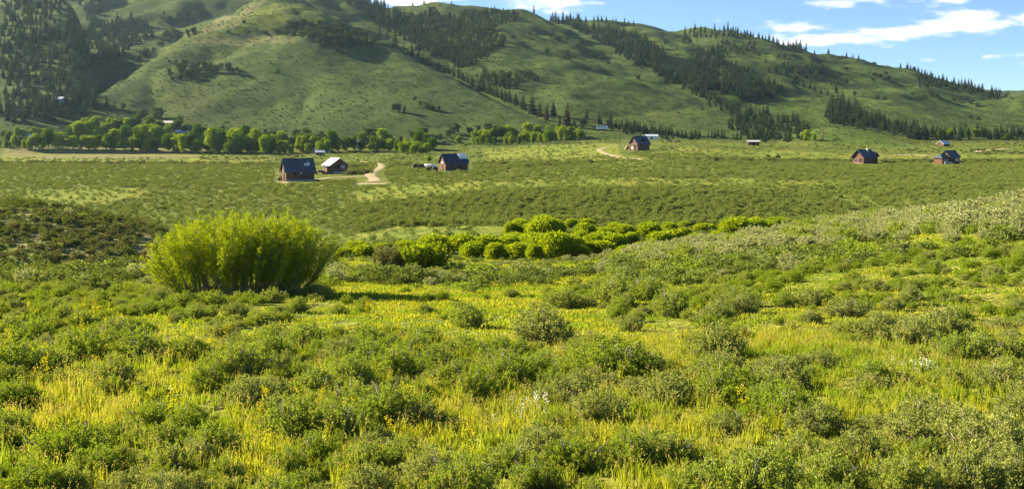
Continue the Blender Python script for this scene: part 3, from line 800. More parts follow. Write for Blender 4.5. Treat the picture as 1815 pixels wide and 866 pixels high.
X, Y, Z, px, py = rand_ground(135000, 128, 470, 1.15)
cl = fbm(X / 14, Y / 20, 3, 61) + .6 * fbm(X / 50, Y / 40, 2, 63)
dens = np.interp(Y, [128, 160, 235, 260, 330, 470], [.20, .28, .28, .25, .19, .11]) + cl * .22
bank = inpoly(px + 30 * cl, py + 8 * cl, [(600, 362), (760, 345), (900, 335), (1300, 335), (1460, 345), (1520, 372), (1420, 402), (1000, 396), (640, 410)])
dens = np.where(bank, .8 + cl * .4, dens)
dens = np.where(in_any(px, py, PALE) & (rng.random(len(X)) < .8), .05, dens)
trk = in_any(px, py, [[(556, 312), (660, 308), (670, 285), (640, 284), (640, 280), (690, 290), (680, 305), (695, 330), (630, 330), (630, 320), (556, 322)],
                      [(1055, 255), (1110, 255), (1080, 262), (1080, 268), (1150, 280), (1145, 287), (1060, 275)], [(485, 300), (620, 290), (620, 312), (560, 326), (485, 327)],
                      [(765, 288), (835, 288), (840, 305), (770, 306)], [(1508, 278), (1565, 278), (1565, 294), (1508, 294)], [(1650, 278), (1706, 278), (1706, 294), (1650, 294)]])
k = (rng.random(len(X)) < np.clip(dens, .02, .9)) & ~trk
s = (.45 + .75 * rng.random(len(X)) ** 1.7) * np.interp(Y, [128, 300, 470], [1.0, 1.15, 1.3]) * np.where(bank, 1.15, 1)
scatter_obj('bench_sagebrush', np.stack([X, Y, Z], 1)[k], np.stack([s, s, s * 1.0], 1)[k], BENCH_P, 'low sagebrush covering the bench below the barns', 'sagebrush')

X, Y, Z, px, py = rand_ground(16000, 455, 830, 1.1)
cl = fbm(X / 25, Y / 40, 3, 73)
k = (rng.random(len(X)) < np.clip(.35 + cl * 1.6, .03, .9)) & ~in_any(px, py, TAN) & ~in_any(px, py, [[(1100, 238), (1172, 238), (1172, 268), (1100, 268)], [(1055, 255), (1110, 255), (1080, 262), (1080, 268), (1150, 280), (1145, 287), (1060, 275)], [(1505, 268), (1565, 268), (1565, 294), (1505, 294)], [(1648, 268), (1708, 268), (1708, 294), (1648, 294)]])
s = rng.uniform(.6, 1.7, len(X))
scatter_obj('pasture_brush', np.stack([X, Y, Z], 1)[k], np.stack([s, s, s * .7], 1)[k], BENCH_P, 'scattered low brush on the pasture behind the cabins', 'brush')
X, Y, Z, px, py = rand_ground(70000, 470, 1900, 1.1)
wood = in_any(px, py, [v[0] for v in WOODS.values()])
cl = fbm(X / 40, Y / 60, 3, 71)
dens = np.interp(Y, [470, 800, 900, 1900], [.12, .12, .5, .5]) + cl * .9
k = (rng.random(len(X)) < np.clip(dens, 0, .85)) & ~wood & ~in_any(px, py, TAN + PALE) & ~in_any(px, py, [[(1100, 235), (1170, 235), (1170, 270), (1100, 270)]])
s = rng.uniform(.9, 2.0, len(X))
scatter_obj('hill_brush', np.stack([X, Y, Z], 1)[k], np.stack([s, s, s * .6], 1)[k], TINY_P, 'low brush speckling the grassy hillsides', 'brush')

# hedge-like dark shrub lines along the ditches of the valley floor
pts, sc = [], []
for (x0, y0, x1, y1, n) in [(0, 289, 300, 291, 150), (300, 291, 490, 293, 70), (1230, 284, 1510, 287, 90), (1560, 287, 1660, 287, 40), (1700, 288, 1815, 286, 60), (840, 289, 1010, 294, 25),
                            (890, 300, 1100, 285, 40), (1740, 273, 1815, 272, 20), (610, 310, 655, 306, 22), (620, 298, 650, 296, 14), (690, 296, 725, 293, 16)]:
    for i in range(n):
        t = rng.random(); X, Y, Z = hit(x0 + (x1 - x0) * t, y0 + (y1 - y0) * t + rng.normal() * .5)
        pts.append((X, Y, Z)); q = rng.uniform(1.0, 2.6); sc.append((q * 1.2, q, q * .75))
scatter_obj('ditch_shrubbery', pts, sc, DARK_P, 'dark low shrubbery lining the ditches across the valley floor', 'shrubbery')

# ---- meadow grass
G_P = [grass_mesh(400 + i, M_GRASS, 36, (.08, .24)).mesh('grass_tuft', [M_GRASS, M_DRY]) for i in range(5)] + [grass_mesh(410 + i, M_GRASS, 20, (.2, .42), .1, .007, .35).mesh('grass_tuft', [M_GRASS, M_DRY]) for i in range(2)]
G_P2 = [grass_mesh(420 + i, M_GRASS, 34, (.08, .22), .36, .017).mesh('grass_tuft', [M_GRASS, M_DRY]) for i in range(4)]
X1, Y1, Z1, px, py = rand_ground(15000, 9, 32, 1.15, 2)
k = rng.random(len(X1)) < np.where(in_any(px, py, MEADOWS), 1, .5)
s = rng.uniform(.6, 1.25, len(X1))
scatter_obj('meadow_grass', np.stack([X1, Y1, Z1], 1)[k], np.stack([s, s, s * rng.uniform(.6, 1.1, len(s))], 1)[k], G_P, 'yellow-green meadow grass between the sagebrush', 'grass')
X1, Y1, Z1, px, py = rand_ground(32000, 30, 125, 1.1, 2)
k = rng.random(len(X1)) < np.where(in_any(px, py, MEADOWS), 1, .5) * np.interp(Y1, [30, 60, 125], [1, .9, .5])
k &= ~((px < 430) & (Y1 > 91) & (py < 474))
s = rng.uniform(.6, 1.2, len(X1)) * np.interp(Y1, [30, 125], [1, 1.6])
scatter_obj('distant_meadow_grass', np.stack([X1, Y1, Z1], 1)[k], np.stack([s, s, s * rng.uniform(.45, .85, len(s))], 1)[k], G_P2, 'yellow-green grass of the farther meadow', 'grass')

# ---- wild flowers
YF = [flower_mesh(500 + i, M_YFLOW) for i in range(3)]; WF = [flower_mesh(510 + i, M_WFLOW, (.15, .3), 3) for i in range(2)]
X1, Y1, Z1, px, py = rand_ground(1500, 11, 45, 1.1, 1)
k = (rng.random(len(X1)) < np.where(px < 760, .16, .03)) & (fbm(X1 / 4, Y1 / 4, 2, 81) > -.02)
s = rng.uniform(.6, 1.2, len(X1))
scatter_obj('yellow_wildflowers', np.stack([X1, Y1, Z1], 1)[k], np.stack([s, s, s], 1)[k], YF, 'yellow wildflower stalks among the foreground sagebrush', 'wildflowers')
pts = []
for (cx, cy, sx, sy, n) in [(950, 735, 45, 22, 9), (1655, 656, 45, 8, 12), (1000, 712, 25, 8, 5)]:
    for i in range(n): pts.append(hit(cx + rng.normal() * sx * .6, cy + rng.normal() * sy * .6))
s = rng.uniform(.6, 1.1, len(pts))
scatter_obj('white_wildflowers', pts, np.stack([s, s, s], 1), WF, 'pale wildflower heads in two patches of the foreground grass', 'wildflowers')


# ------------------------------------------------------------------ the big willow clump and its smaller neighbours
def willow(name, x, y, z, W, Dp, H, nst, nleaf, mat, label, cat, seed, bare=.34, lv=(.17, .055), up=.9, prof=None):
    r = np.random.default_rng(seed)
    e = add(name, None, None, (x, y, z)); tag(e, label, cat)
    A = Acc(); tw = Acc(); P, D = [], []
    stems = []
    for i in range(nst):
        q = math.sqrt((i + .6) / nst); a = i * 2.399 + r.normal() * .2
        bx, by = W * .33 * q * math.cos(a), Dp * .33 * q * math.sin(a)
        tx, ty = W * .5 * q * math.cos(a) * r.uniform(.9, 1.06), Dp * .5 * q * math.sin(a) * r.uniform(.9, 1.06)
        hz = H * (1 - .36 * q ** 5) * r.uniform(.86, 1.08)
        if prof: hz *= prof(tx / W)
        b = np.array([bx, by, -.1]); t = np.array([tx, ty, hz])
        m = np.array([bx * .5 + tx * .5, by * .5 + ty * .5, hz * .45]) + r.normal(size=3) * .12
        stems.append((b, m, t))
        ts = np.linspace(0, 1, 9)[:, None]; wob = r.normal(size=(9, 3)) * .045 * H / 4; wob[0] = 0
        cur = b * (1 - ts) ** 2 + 2 * m * ts * (1 - ts) + t * ts ** 2 + wob
        if i % 3 == 0 or q > .8:
            S = Acc(); S.tube(cur, .05 * H / 4 * r.uniform(.7, 1.3), .012, 5); add('stem', S.mesh('willow_stem', M_STEM), e)
        else: tw.tube(cur, .03, .008, 4)
        # side branches with upright leafy shoots
        nb = 13
        for k in range(nb):
            u0 = bare * (1.25 - .75 * q); u = u0 + (1 - u0) * (k + r.random()) / nb * .97; u = min(u, 1)
            c = b * (1 - u) ** 2 + 2 * m * u * (1 - u) + t * u * u
            out = np.array([tx / W * 2, ty / Dp * 2, 0])
            d = out * .55 + np.array([0, 0, up]) + r.normal(size=3) * [.45, .45, .25]; d /= np.linalg.norm(d)
            ln = r.uniform(.5, 1.05) * H / 4 * (1.15 if u > .8 else 1)
            n = max(4, int(nleaf / (nst * nb)))
            s = r.random(n) ** .8
            if k % 3 == 0: tw.tube(np.array([c, c + d * ln * .6 + r.normal(size=3) * .03, c + d * ln]), .012, .004, 3)
            P.append(c + d * (s * ln)[:, None] + r.normal(size=(n, 3)) * .12 * H / 4 * (1.2 - s[:, None])); D.append(d * .9 + r.normal(size=(n, 3)) * .75)
    P = np.concatenate(P); D = np.concatenate(D); n = len(P)
    k = P[:, 2] > .05; P = P[k]; D = D[k]; n = len(P)
    A.leaves(P, D, lv[0] * r.uniform(.6, 1.3, n), lv[1] * r.uniform(.7, 1.3, n), 0, r)
    add('foliage', A.mesh('willow_foliage', mat), e); add('twigs', tw.mesh('willow_twigs', M_STEM), e)
    return e


X, Y, Z = hit(407, 527)
big_prof = lambda q: np.interp(q, [-.5, -.42, -.30, -.2, 0, .12, .3, .45, .5], [.72, .80, .95, .97, 1.02, 1.03, .98, .96, .9])
willow('willow_clump', X, Y + 2.2, Zat(X, Y + 2.2), 9.4, 5.6, 3.45, 170, 120000, M_WILLOW, 'big yellow-green willow clump with bare grey stems in the left meadow', 'willow', 21, .36, (.12, .036), .8, big_prof)
X, Y, Z = hit(750, 479)
willow('willow_bush', X, Y + 1.2, Zat(X, Y + 1.2), 4.4, 3.4, 1.9, 50, 15000, M_WILLOW2, 'solitary green willow bush standing before the thicket', 'willow', 22, .08, (.2, .075))
X, Y, Z = hit(690, 472)
willow('willow_bush', X, Y + 1.2, Zat(X, Y + 1.2), 2.9, 2.6, 1.7, 40, 7500, M_GREYB, 'half bare grey-brown bush left of the solitary green willow bush', 'bush', 23, .05, (.2, .05))

# ---- willow thicket along the creek (photo pixel list in a 3.025x enlargement of 600,360)
MO = [(100, 255, 115, 42), (40, 292, 85, 42), (130, 292, 118, 54), (235, 250, 85, 32), (360, 250, 115, 42), (505, 225, 115, 36), (600, 232, 90, 36), (520, 268, 150, 76), (660, 272, 150, 82), (790, 268, 130, 76),
      (730, 298, 126, 74), (840, 302, 100, 72), (910, 302, 95, 58), (962, 302, 112, 72), (1050, 306, 82, 66), (1120, 302, 84, 56), (1160, 302, 165, 112), (1272, 300, 122, 62), (1235, 285, 160, 90), (910, 262, 122, 72),
      (1030, 252, 152, 72), (1060, 285, 120, 80), (920, 186, 62, 64), (970, 178, 112, 72), (1012, 186, 72, 58), (1095, 150, 122, 68), (1060, 190, 102, 74), (1122, 190, 122, 88), (1172, 176, 82, 66), (1245, 142, 72, 46),
      (1320, 138, 92, 44), (1320, 190, 112, 64), (1300, 215, 84, 56), (1420, 182, 112, 42), (1480, 158, 82, 44), (1530, 186, 102, 56), (1400, 236, 152, 64), (1480, 246, 132, 64), (1400, 282, 162, 64),
      (1530, 292, 92, 52), (1570, 236, 84, 62), (1620, 264, 84, 44), (1662, 196, 122, 74), (1722, 246, 132, 74), (1792, 236, 122, 74), (1772, 160, 84, 46), (940, 235, 130, 60), (1180, 232, 130, 60), (1215, 255, 110, 60), (1100, 240, 100, 60)]
MO = [(600 + a / 3.025, 360 + b / 3.025, w / 3.025, h / 3.025) for a, b, w, h in MO]
MO += [(1205 + a / 2.975, 320 + b / 2.975, w / 2.975, h / 2.975) for a, b, w, h in
       [(20, 330, 85, 62), (80, 335, 95, 46), (130, 330, 65, 34), (300, 292, 152, 76), (395, 275, 112, 62), (520, 256, 132, 48), (612, 256, 64, 36), (20, 252, 66, 30), (135, 275, 124, 40), (200, 300, 80, 30), (250, 300, 90, 50), (460, 265, 90, 44)]]
MOP = [mound_obj(700 + i, M_WILLOW2, (3.2, 3.0, 2.3), 4600, .26, .13) for i in range(6)]
for n, (x, y, w, h) in enumerate(sorted(MO, key=lambda m: m[0])):
    X, Y, Z = hit(x, y, 117 if x > 560 else 0)
    sw, sh = w * Y / F / 3.2 * 1.32, h * Y / F / 2.3 * 1.32
    o = add('creek_willow', MOP[n % 6], None, (X, Y, Z - .1), rng.uniform(0, 6.28), (sw, sw, sh))
    side = ('left of the half bare grey bush' if x < 665 else 'behind the solitary green bush' if x < 800 else 'at the left end of the tall thicket' if x < 900 else 'in the tall heart of the thicket' if x < 1010
            else 'in the right half of the thicket' if x < 1200 else 'behind the sage slope at right')
    dep = 'front row' if y > 450 else 'middle row' if y > 432 else 'back row'
    siz = 'large' if w > 44 else 'small' if w < 30 else 'medium'
    tag(o, f'{siz} rounded green creek willow, {dep}, {side}', 'willow', 'willows of the creek thicket')

# ------------------------------------------------------------------ cottonwood belt
CT = []
for (x0, y0, x1, y1, n, h0, h1, dy) in [(2, 262, 75, 266, 7, 17, 24, 3), (0, 248, 80, 246, 7, 15, 22, 3), (78, 262, 130, 264, 4, 24, 36, 2), (135, 265, 310, 270, 13, 22, 34, 3), (118, 248, 300, 254, 14, 22, 32, 4),
                                        (140, 234, 320, 240, 12, 20, 32, 4), (312, 272, 480, 273, 14, 28, 40, 3), (335, 256, 470, 260, 9, 24, 34, 3), (470, 272, 600, 271, 12, 22, 34, 2), (480, 258, 590, 260, 8, 18, 28, 3),
                                        (600, 268, 720, 270, 9, 18, 28, 2), (640, 258, 765, 266, 8, 16, 30, 4), (700, 272, 760, 274, 4, 20, 26, 2),
                                        (835, 258, 880, 257, 5, 18, 26, 3), (850, 250, 960, 245, 9, 18, 26, 3), (880, 257, 1000, 251, 10, 16, 24, 3), (950, 246, 1034, 242, 9, 14, 22, 3), (1000, 250, 1036, 247, 3, 12, 18, 2)]:
    n = int(n * 1.75)
    for i in range(n):
        t = (i + .5) / n + rng.normal() * .035
        CT.append((x0 + (x1 - x0) * t + rng.normal() * 2, y0 + (y1 - y0) * t + rng.uniform(-dy, dy) * .6, rng.uniform(h0 * .7, h1)))
CT += [(812, 256, 14), (825, 262, 10), (742, 250, 20), (420, 250, 22), (1430, 249, 18), (1443, 251, 13), (1665, 246, 16), (1683, 247, 19), (1715, 247, 19), (1730, 248, 18), (1784, 249, 15)]
M_COTTON2 = leaf_mat('dark_cottonwood_leaf', (.06, .11, .012), (.12, .19, .016), (.10, .18, .015), .24, (1.3, 1.25, .4))  # darker green leaf, mixed in for some of the cottonwoods
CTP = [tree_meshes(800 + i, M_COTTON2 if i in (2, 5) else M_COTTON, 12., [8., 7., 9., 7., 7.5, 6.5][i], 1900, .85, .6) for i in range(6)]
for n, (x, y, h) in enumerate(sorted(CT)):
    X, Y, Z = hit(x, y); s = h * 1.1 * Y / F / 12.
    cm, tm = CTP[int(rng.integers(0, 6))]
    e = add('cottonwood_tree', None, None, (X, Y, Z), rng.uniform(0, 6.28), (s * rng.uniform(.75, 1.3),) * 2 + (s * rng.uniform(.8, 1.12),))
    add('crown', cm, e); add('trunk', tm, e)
    zone = ('at the left edge' if x < 80 else 'before the conifer slope' if x < 200 else 'left of the white roofed ranch sheds' if x < 318 else 'right of the white roofed ranch sheds' if x < 430 else 'behind the blue roofed barn' if x < 545
            else 'around the grey arched hut' if x < 620 else 'beside the small domed white house' if x < 700 else 'between the domed house and the middle barn' if x < 830 else 'in the bright grove at the foot of the main hill' if x < 1040
            else 'by the mouth of the right gully' if x < 1500 else 'among the dark conifers at far right')
    row = 'front row' if y > 262 else 'middle row' if y > 250 else 'rear row'
    tag(e, f'{"tall" if h > 27 else "low" if h < 19 else "rounded"} leafy cottonwood, {row}, {zone}', 'tree', f'cottonwoods {zone}')

# ------------------------------------------------------------------ conifers and junipers on the hills
CONP = [conifer_meshes(900 + i, M_CONIF, 15., [6.0, 6.8, 5.0, 6.4, 5.6][i], 17, [.85, .8, .7, .9, .75][i]) for i in range(5)]
COBP = [conifer_meshes(920 + i, M_CONIFB, 15., [4.4, 5.2][i], 17, [.6, .7][i]) for i in range(2)]
JUNP = [juniper_meshes(940 + i, M_JUNI, 9., [8., 9., 7.][i]) for i in range(3)]
MASP = [tree_meshes(960 + i, M_JUNI, 12., [7.5, 8.5, 6.5][i], 900, .95, .65) for i in range(3)]
PLACE = {'slope': 'on the dark hillside at left', 'slope_edge': "at the foot of the dark left hillside", 'lobe': "behind the main hill's left flank", 'hollow_wood': 'on the shaded slope above the left hollow', 'far_hollow': 'in the faint copse behind the main hill', 'left_ridge': "lining the main hill's left flank",
         'lower_clump': 'in the lower dark clump on the main hill', 'upper_clump': 'in the upper dark clump on the main hill', 'gully_crest': 'along the wooded spur behind the main hill', 'gully': 'in the wooded hollow right of the main hill',
         'gully_foot': "in the clump below the wooded hollow", 'middle_gully': 'in the wooded gully beside the middle hill', 'gully_mouth': 'at the mouth of the right gully', 'middle_ridge': 'along the right edge of the middle hill', 'base_row': "in the dark row below the middle hill",
         'right_base': "in the forest belt below the right hill", 'skyline': 'in the skyline wood atop the right hill', 'upper_gully': 'in the small copse below the skyline wood', 'bank': 'in the copse on the slope of the right hill',
         'far_right': 'in the wood on the far right ridge', 'flank_row': "lining the main hill's right flank", 'ridge_single': 'standing alone on the bare skyline ridge', 'slope_single': 'scattered on the open hillside'}
TR = []    # photo x, base y, height px, kind, zone
for zone, (poly, sp, hh, kind) in WOODS.items():
    p = np.array(poly); x0, y0 = p.min(0); x1, y1 = p.max(0)
    sp *= .88; ny = int((y1 - y0) / (sp * .62)) + 1; nx = int((x1 - x0) / sp) + 1
    for j in range(ny):
        for i in range(nx):
            x = x0 + (i + (j % 2) * .5 + rng.uniform(-.4, .4)) * sp; y = y0 + (j + rng.uniform(-.4, .4)) * sp * .62
            jx = x + 22 * float(fbm(x / 14., y / 10., 2, 33)); jy = y + 12 * float(fbm(x / 14. + 7, y / 10., 2, 35))
            if not inpoly(np.array(jx), np.array(jy), poly): continue
            if rng.random() < (.1 if zone != 'slope' else .1 + .5 * float(np.clip((x - 70) / 80, 0, 1))): continue
            k = kind
            if kind == 'm': k = 'm' if rng.random() < .7 else 'c'
            if zone in ('slope', 'slope_edge', 'middle_gully') and rng.random() < .04: k = 'b'
            TR.append((x, y, rng.uniform(*hh) * (.5 + .5 * rng.random()), k, zone))
fl = [(700, 86, 34, 'b'), (716, 96, 20, 'c'), (730, 102, 26, 'c'), (742, 106, 22, 'c'), (749, 111, 18, 'c'), (761, 117, 18, 'c'), (777, 124, 22, 'c'), (788, 130, 20, 'c'), (794, 132, 22, 'c'), (804, 136, 18, 'c'), (813, 139, 22, 'c'), (829, 147, 16, 'c'),
      (837, 154, 22, 'c'), (849, 160, 20, 'c'), (856, 163, 24, 'c'), (868, 168, 24, 'c'), (880, 173, 24, 'c'), (889, 177, 20, 'c'), (896, 180, 24, 'c'), (903, 183, 24, 'c'), (914, 186, 22, 'c'), (927, 193, 26, 'c'), (931, 196, 18, 'c'), (943, 203, 36, 'c'), (957, 208, 28, 'b'),
      (969, 214, 32, 'b'), (981, 206, 28, 'b'), (992, 224, 20, 'c'), (1005, 224, 42, 'b'), (1018, 224, 16, 'c'), (1033, 228, 18, 'j'), (1040, 212, 22, 'b'), (1062, 221, 25, 'c'), (1083, 222, 22, 'c'), (1092, 228, 16, 'c'), (1111, 229, 24, 'c'), (1128, 234, 16, 'c'),
      (846, 162, 16, 'c'), (862, 166, 18, 'c'), (873, 171, 16, 'c'), (820, 144, 18, 'c'), (757, 114, 16, 'c'), (723, 98, 16, 'c'), (686, 72, 20, 'c'), (673, 62, 18, 'c'), (1035, 222, 12, 'j')]
TR += [(*t, 'flank_row') for t in fl]
sk = [(986, 31, 8), (993, 33, 10), (998, 33, 12), (1004, 34, 9), (1012, 36, 11), (1016, 36, 9), (1025, 36, 14), (1038, 37, 10), (1053, 37, 10), (1060, 38, 13), (1067, 38, 12), (1075, 38, 10), (1086, 40, 9), (1092, 40, 9), (1107, 42, 11), (1114, 43, 8), (1123, 44, 9),
      (925, 21, 7), (929, 22, 6), (780, 9, 6), (800, 7, 7), (818, 7, 6), (853, 8, 6), (876, 10, 7), (1500, 101, 10), (1512, 102, 9), (1522, 104, 8), (1540, 107, 9), (1552, 109, 11), (1570, 112, 9), (1578, 114, 8), (1588, 117, 10), (1596, 119, 9), (1608, 121, 11), (1614, 123, 10), (1622, 126, 10),
      (1628, 128, 11), (1638, 131, 9), (1786, 157, 7), (1808, 158, 6), (731, 10, 9), (752, 8, 9)]
TR += [(x, y + 2, h * 1.15, 'c', 'ridge_single') for x, y, h in sk]
ss = [(1007, 100, 16, 'c'), (1000, 106, 7, 'j'), (1010, 108, 7, 'j'), (1020, 106, 8, 'j'), (1050, 103, 9, 'j'), (1065, 108, 9, 'j'), (1078, 115, 7, 'j'), (970, 95, 7, 'j'), (940, 65, 9, 'j'), (930, 66, 7, 'j'), (950, 66, 7, 'j'), (975, 68, 9, 'j'), (990, 72, 9, 'j'), (1004, 73, 9, 'j'), (1131, 142, 9, 'j'),
      (893, 75, 9, 'j'), (910, 72, 9, 'j'), (735, 180, 8, 'j'), (716, 202, 18, 'b'), (705, 200, 16, 'j'), (698, 200, 14, 'j'), (745, 190, 8, 'j'), (757, 194, 12, 'j'), (766, 197, 12, 'j'), (778, 197, 9, 'j'), (492, 130, 7, 'j'), (472, 65, 8, 'j'), (508, 60, 8, 'j'), (300, 112, 6, 'j'), (312, 113, 6, 'j'), (405, 60, 7, 'j'), (432, 42, 7, 'j'), (455, 58, 6, 'j'),
      (190, 190, 20, 'c'), (203, 193, 14, 'c'), (218, 195, 12, 'j'), (165, 188, 30, 'c'), (148, 210, 36, 'c'), (140, 184, 34, 'c'), (1375, 130, 16, 'c'), (1363, 130, 14, 'c'), (1385, 135, 14, 'c'), (1394, 135, 13, 'c'), (1410, 148, 28, 'c'), (1424, 154, 16, 'c'), (1436, 158, 14, 'c'), (1444, 162, 14, 'c'), (1455, 168, 14, 'b'), (1466, 170, 14, 'b'), (1357, 112, 11, 'c'),
      (1482, 165, 20, 'c'), (1550, 136, 8, 'j'), (1560, 140, 10, 'j'), (1570, 134, 9, 'j'), (1575, 142, 9, 'j'), (1566, 145, 8, 'j'), (1548, 145, 8, 'j'), (1500, 150, 10, 'j'), (1473, 152, 9, 'j'), (1515, 172, 9, 'j'), (1555, 178, 10, 'j'), (1568, 178, 8, 'j'), (1617, 170, 6, 'j'), (1650, 172, 12, 'j'), (1660, 176, 12, 'j'), (1690, 180, 8, 'j'), (1720, 185, 9, 'j'), (1732, 190, 8, 'j'), (1700, 178, 8, 'j'),
      (1720, 210, 8, 'j'), (1735, 212, 6, 'j'), (1500, 128, 9, 'j'), (1460, 113, 7, 'j'), (1380, 102, 7, 'j'), (1338, 98, 10, 'j'), (1345, 101, 9, 'j'), (1390, 104, 7, 'j'), (1315, 66, 6, 'j'), (1520, 111, 6, 'j'), (1550, 117, 7, 'j'), (1620, 125, 7, 'j'), (1480, 115, 6, 'j'), (1245, 195, 12, 'c'), (1234, 170, 10, 'c'), (1228, 168, 12, 'c'), (1248, 60, 8, 'c'),
      (1200, 90, 12, 'c'), (1215, 72, 12, 'j'), (1212, 76, 14, 'c'), (1222, 78, 14, 'j'), (1180, 80, 8, 'j'), (1228, 100, 10, 'c'), (810, 238, 18, 'j'), (802, 240, 14, 'j'), (833, 240, 14, 'j'), (848, 236, 14, 'j'), (865, 234, 16, 'j'), (880, 236, 14, 'j'), (780, 250, 12, 'j'), (525, 248, 18, 'j'), (545, 246, 16, 'j'), (280, 210, 20, 'j'), (255, 208, 14, 'j'), (318, 224, 16, 'j'), (1506, 194, 12, 'c')]
TR += [(*t, 'slope_single') for t in ss]
for i in range(46):     # more dark trees tucked behind the cottonwood belt
    x = rng.uniform(110, 800); TR.append((x, 238 + rng.uniform(-6, 10) + (x > 420) * 8, rng.uniform(10, 18), 'j', 'slope_single'))
full = []
for (x, y, h, k, zone) in TR:
    X, Y, Z = hit(x, y)
    if Y > 3200: continue
    full.append((X, Y, Z, h, k, zone, x, y))
full.sort(key=lambda t: -(t[3] + (100 if t[5] in ('flank_row',) else 0) + (60 if t[5] in ('slope_edge',) else 0)))
KM = {'c': (CONP, 15.), 'b': (COBP, 15.), 'j': (JUNP, 9.), 'm': (MASP, 12.)}
KN = {'c': 'dark green conifer', 'b': 'rusty-brown conifer', 'j': 'dark rounded juniper', 'm': 'dark broad-crowned tree'}
NMK = {'c': 'conifer_tree', 'b': 'conifer_tree', 'j': 'juniper_tree', 'm': 'hillside_tree'}
bykind = {}
quota = {'conifer_tree': 290, 'juniper_tree': 230, 'hillside_tree': 60}
used = {}
for (X, Y, Z, h, k, zone, x, y) in full:
    nm = NMK[k]; protos, H0 = KM[k]; s = h * Y / F / H0
    used[nm] = used.get(nm, 0) + 1
    wd = s * rng.uniform(.85, 1.15) * (1.0 if k != 'j' else rng.uniform(.9, 1.3))
    if used[nm] <= quota[nm]:
        cm, tm = protos[int(rng.integers(0, len(protos)))]
        e = add(nm, None, None, (X, Y, Z - .2), rng.uniform(0, 6.28), (wd, wd, s))
        add('crown', cm, e); add('trunk', tm, e)
        siz = 'tall' if h > 27 else 'small' if h < 14 else 'middling'
        seg = ''
        if zone == 'slope_single':
            seg = (' at far left' if x < 240 else ' of the main hill' if x < 700 else ' between the main and middle hills' if x < 900 else ' of the middle hill' if x < 1180 else ' above the right gully' if x < 1480 else ' of the right hill')
        if zone == 'flank_row': seg = ', upper part' if x < 790 else ', middle part' if x < 900 else ', lower part' if x < 1000 else ', at its foot'
        if zone == 'ridge_single': seg = ' above the middle hill' if x < 960 else ' between the middle and right hills' if x < 1200 else ' of the right hill'
        tag(e, f'{siz} {KN[k]} {PLACE[zone]}{seg}', 'tree', f'trees {PLACE[zone]}')
    else:
        bykind.setdefault(k, []).append((X, Y, Z - .2, wd, wd, s))
for k, L in bykind.items():
    L = np.array(L)
    # one mesh per plant: crown and trunk joined for the far wood
    nm = {'c': 'conifer_forest', 'b': 'browning_conifer_forest', 'j': 'juniper_woodland', 'm': 'broadleaf_woodland'}[k]
    scatter_obj(nm, L[:, :3], L[:, 3:], [p[0] for p in KM[k][0]], {'c': 'dark conifer forest filling the gullies and hillsides', 'b': 'rusty conifers scattered through the hillside forest',
                'j': 'dark juniper scrub on the far hillsides', 'm': 'dark broadleaf wood in the hollows between the hills'}[k], 'forest')
print('trees', used)


# ------------------------------------------------------------------ buildings
def plank_mat(name, c, c2, axis='Z', w=.22, rough=.9):
    m, nt, out = new_mat(name)
    b = nd(nt, 'ShaderNodeBsdfPrincipled'); b.inputs['Roughness'].default_value = rough; b.inputs['Specular IOR Level'].default_value = .15
    tc = nd(nt, 'ShaderNodeTexCoord'); sp = nd(nt, 'ShaderNodeSeparateXYZ'); nt.links.new(tc.outputs['Object'], sp.inputs[0])
    z = sp.outputs[axis]
    cell = math_n(nt, 'FLOOR', math_n(nt, 'DIVIDE', z, w)); fr = math_n(nt, 'FRACT', math_n(nt, 'DIVIDE', z, w))
    wn = nd(nt, 'ShaderNodeTexWhiteNoise', noise_dimensions='1D'); nt.links.new(cell, wn.inputs['W'])
    mp = nd(nt, 'ShaderNodeMapping'); mp.inputs['Scale'].default_value = (.7, .7, 3) if axis == 'Z' else (3, .7, .7); nt.links.new(tc.outputs['Object'], mp.inputs[0])
    nz = noise(nt, mp.outputs[0], 1.2, 4, .65)
    f = math_n(nt, 'ADD', math_n(nt, 'MULTIPLY', wn.outputs[0], .5), math_n(nt, 'MULTIPLY', nz, .7), clamp=True)
    col = mixc(nt, f, c, c2)
    gap = math_n(nt, 'LESS_THAN', fr, .14); col = mixc(nt, gap, col, tuple(x * .35 for x in c))
    nt.links.new(col, b.inputs['Base Color'])
    bp = nd(nt, 'ShaderNodeBump'); bp.inputs['Strength'].default_value = .6; bp.inputs['Distance'].default_value = .05
    nt.links.new(math_n(nt, 'SUBTRACT', f, gap), bp.inputs['Height']); nt.links.new(bp.outputs[0], b.inputs['Normal'])
    nt.links.new(b.outputs[0], out.inputs[0]); return m


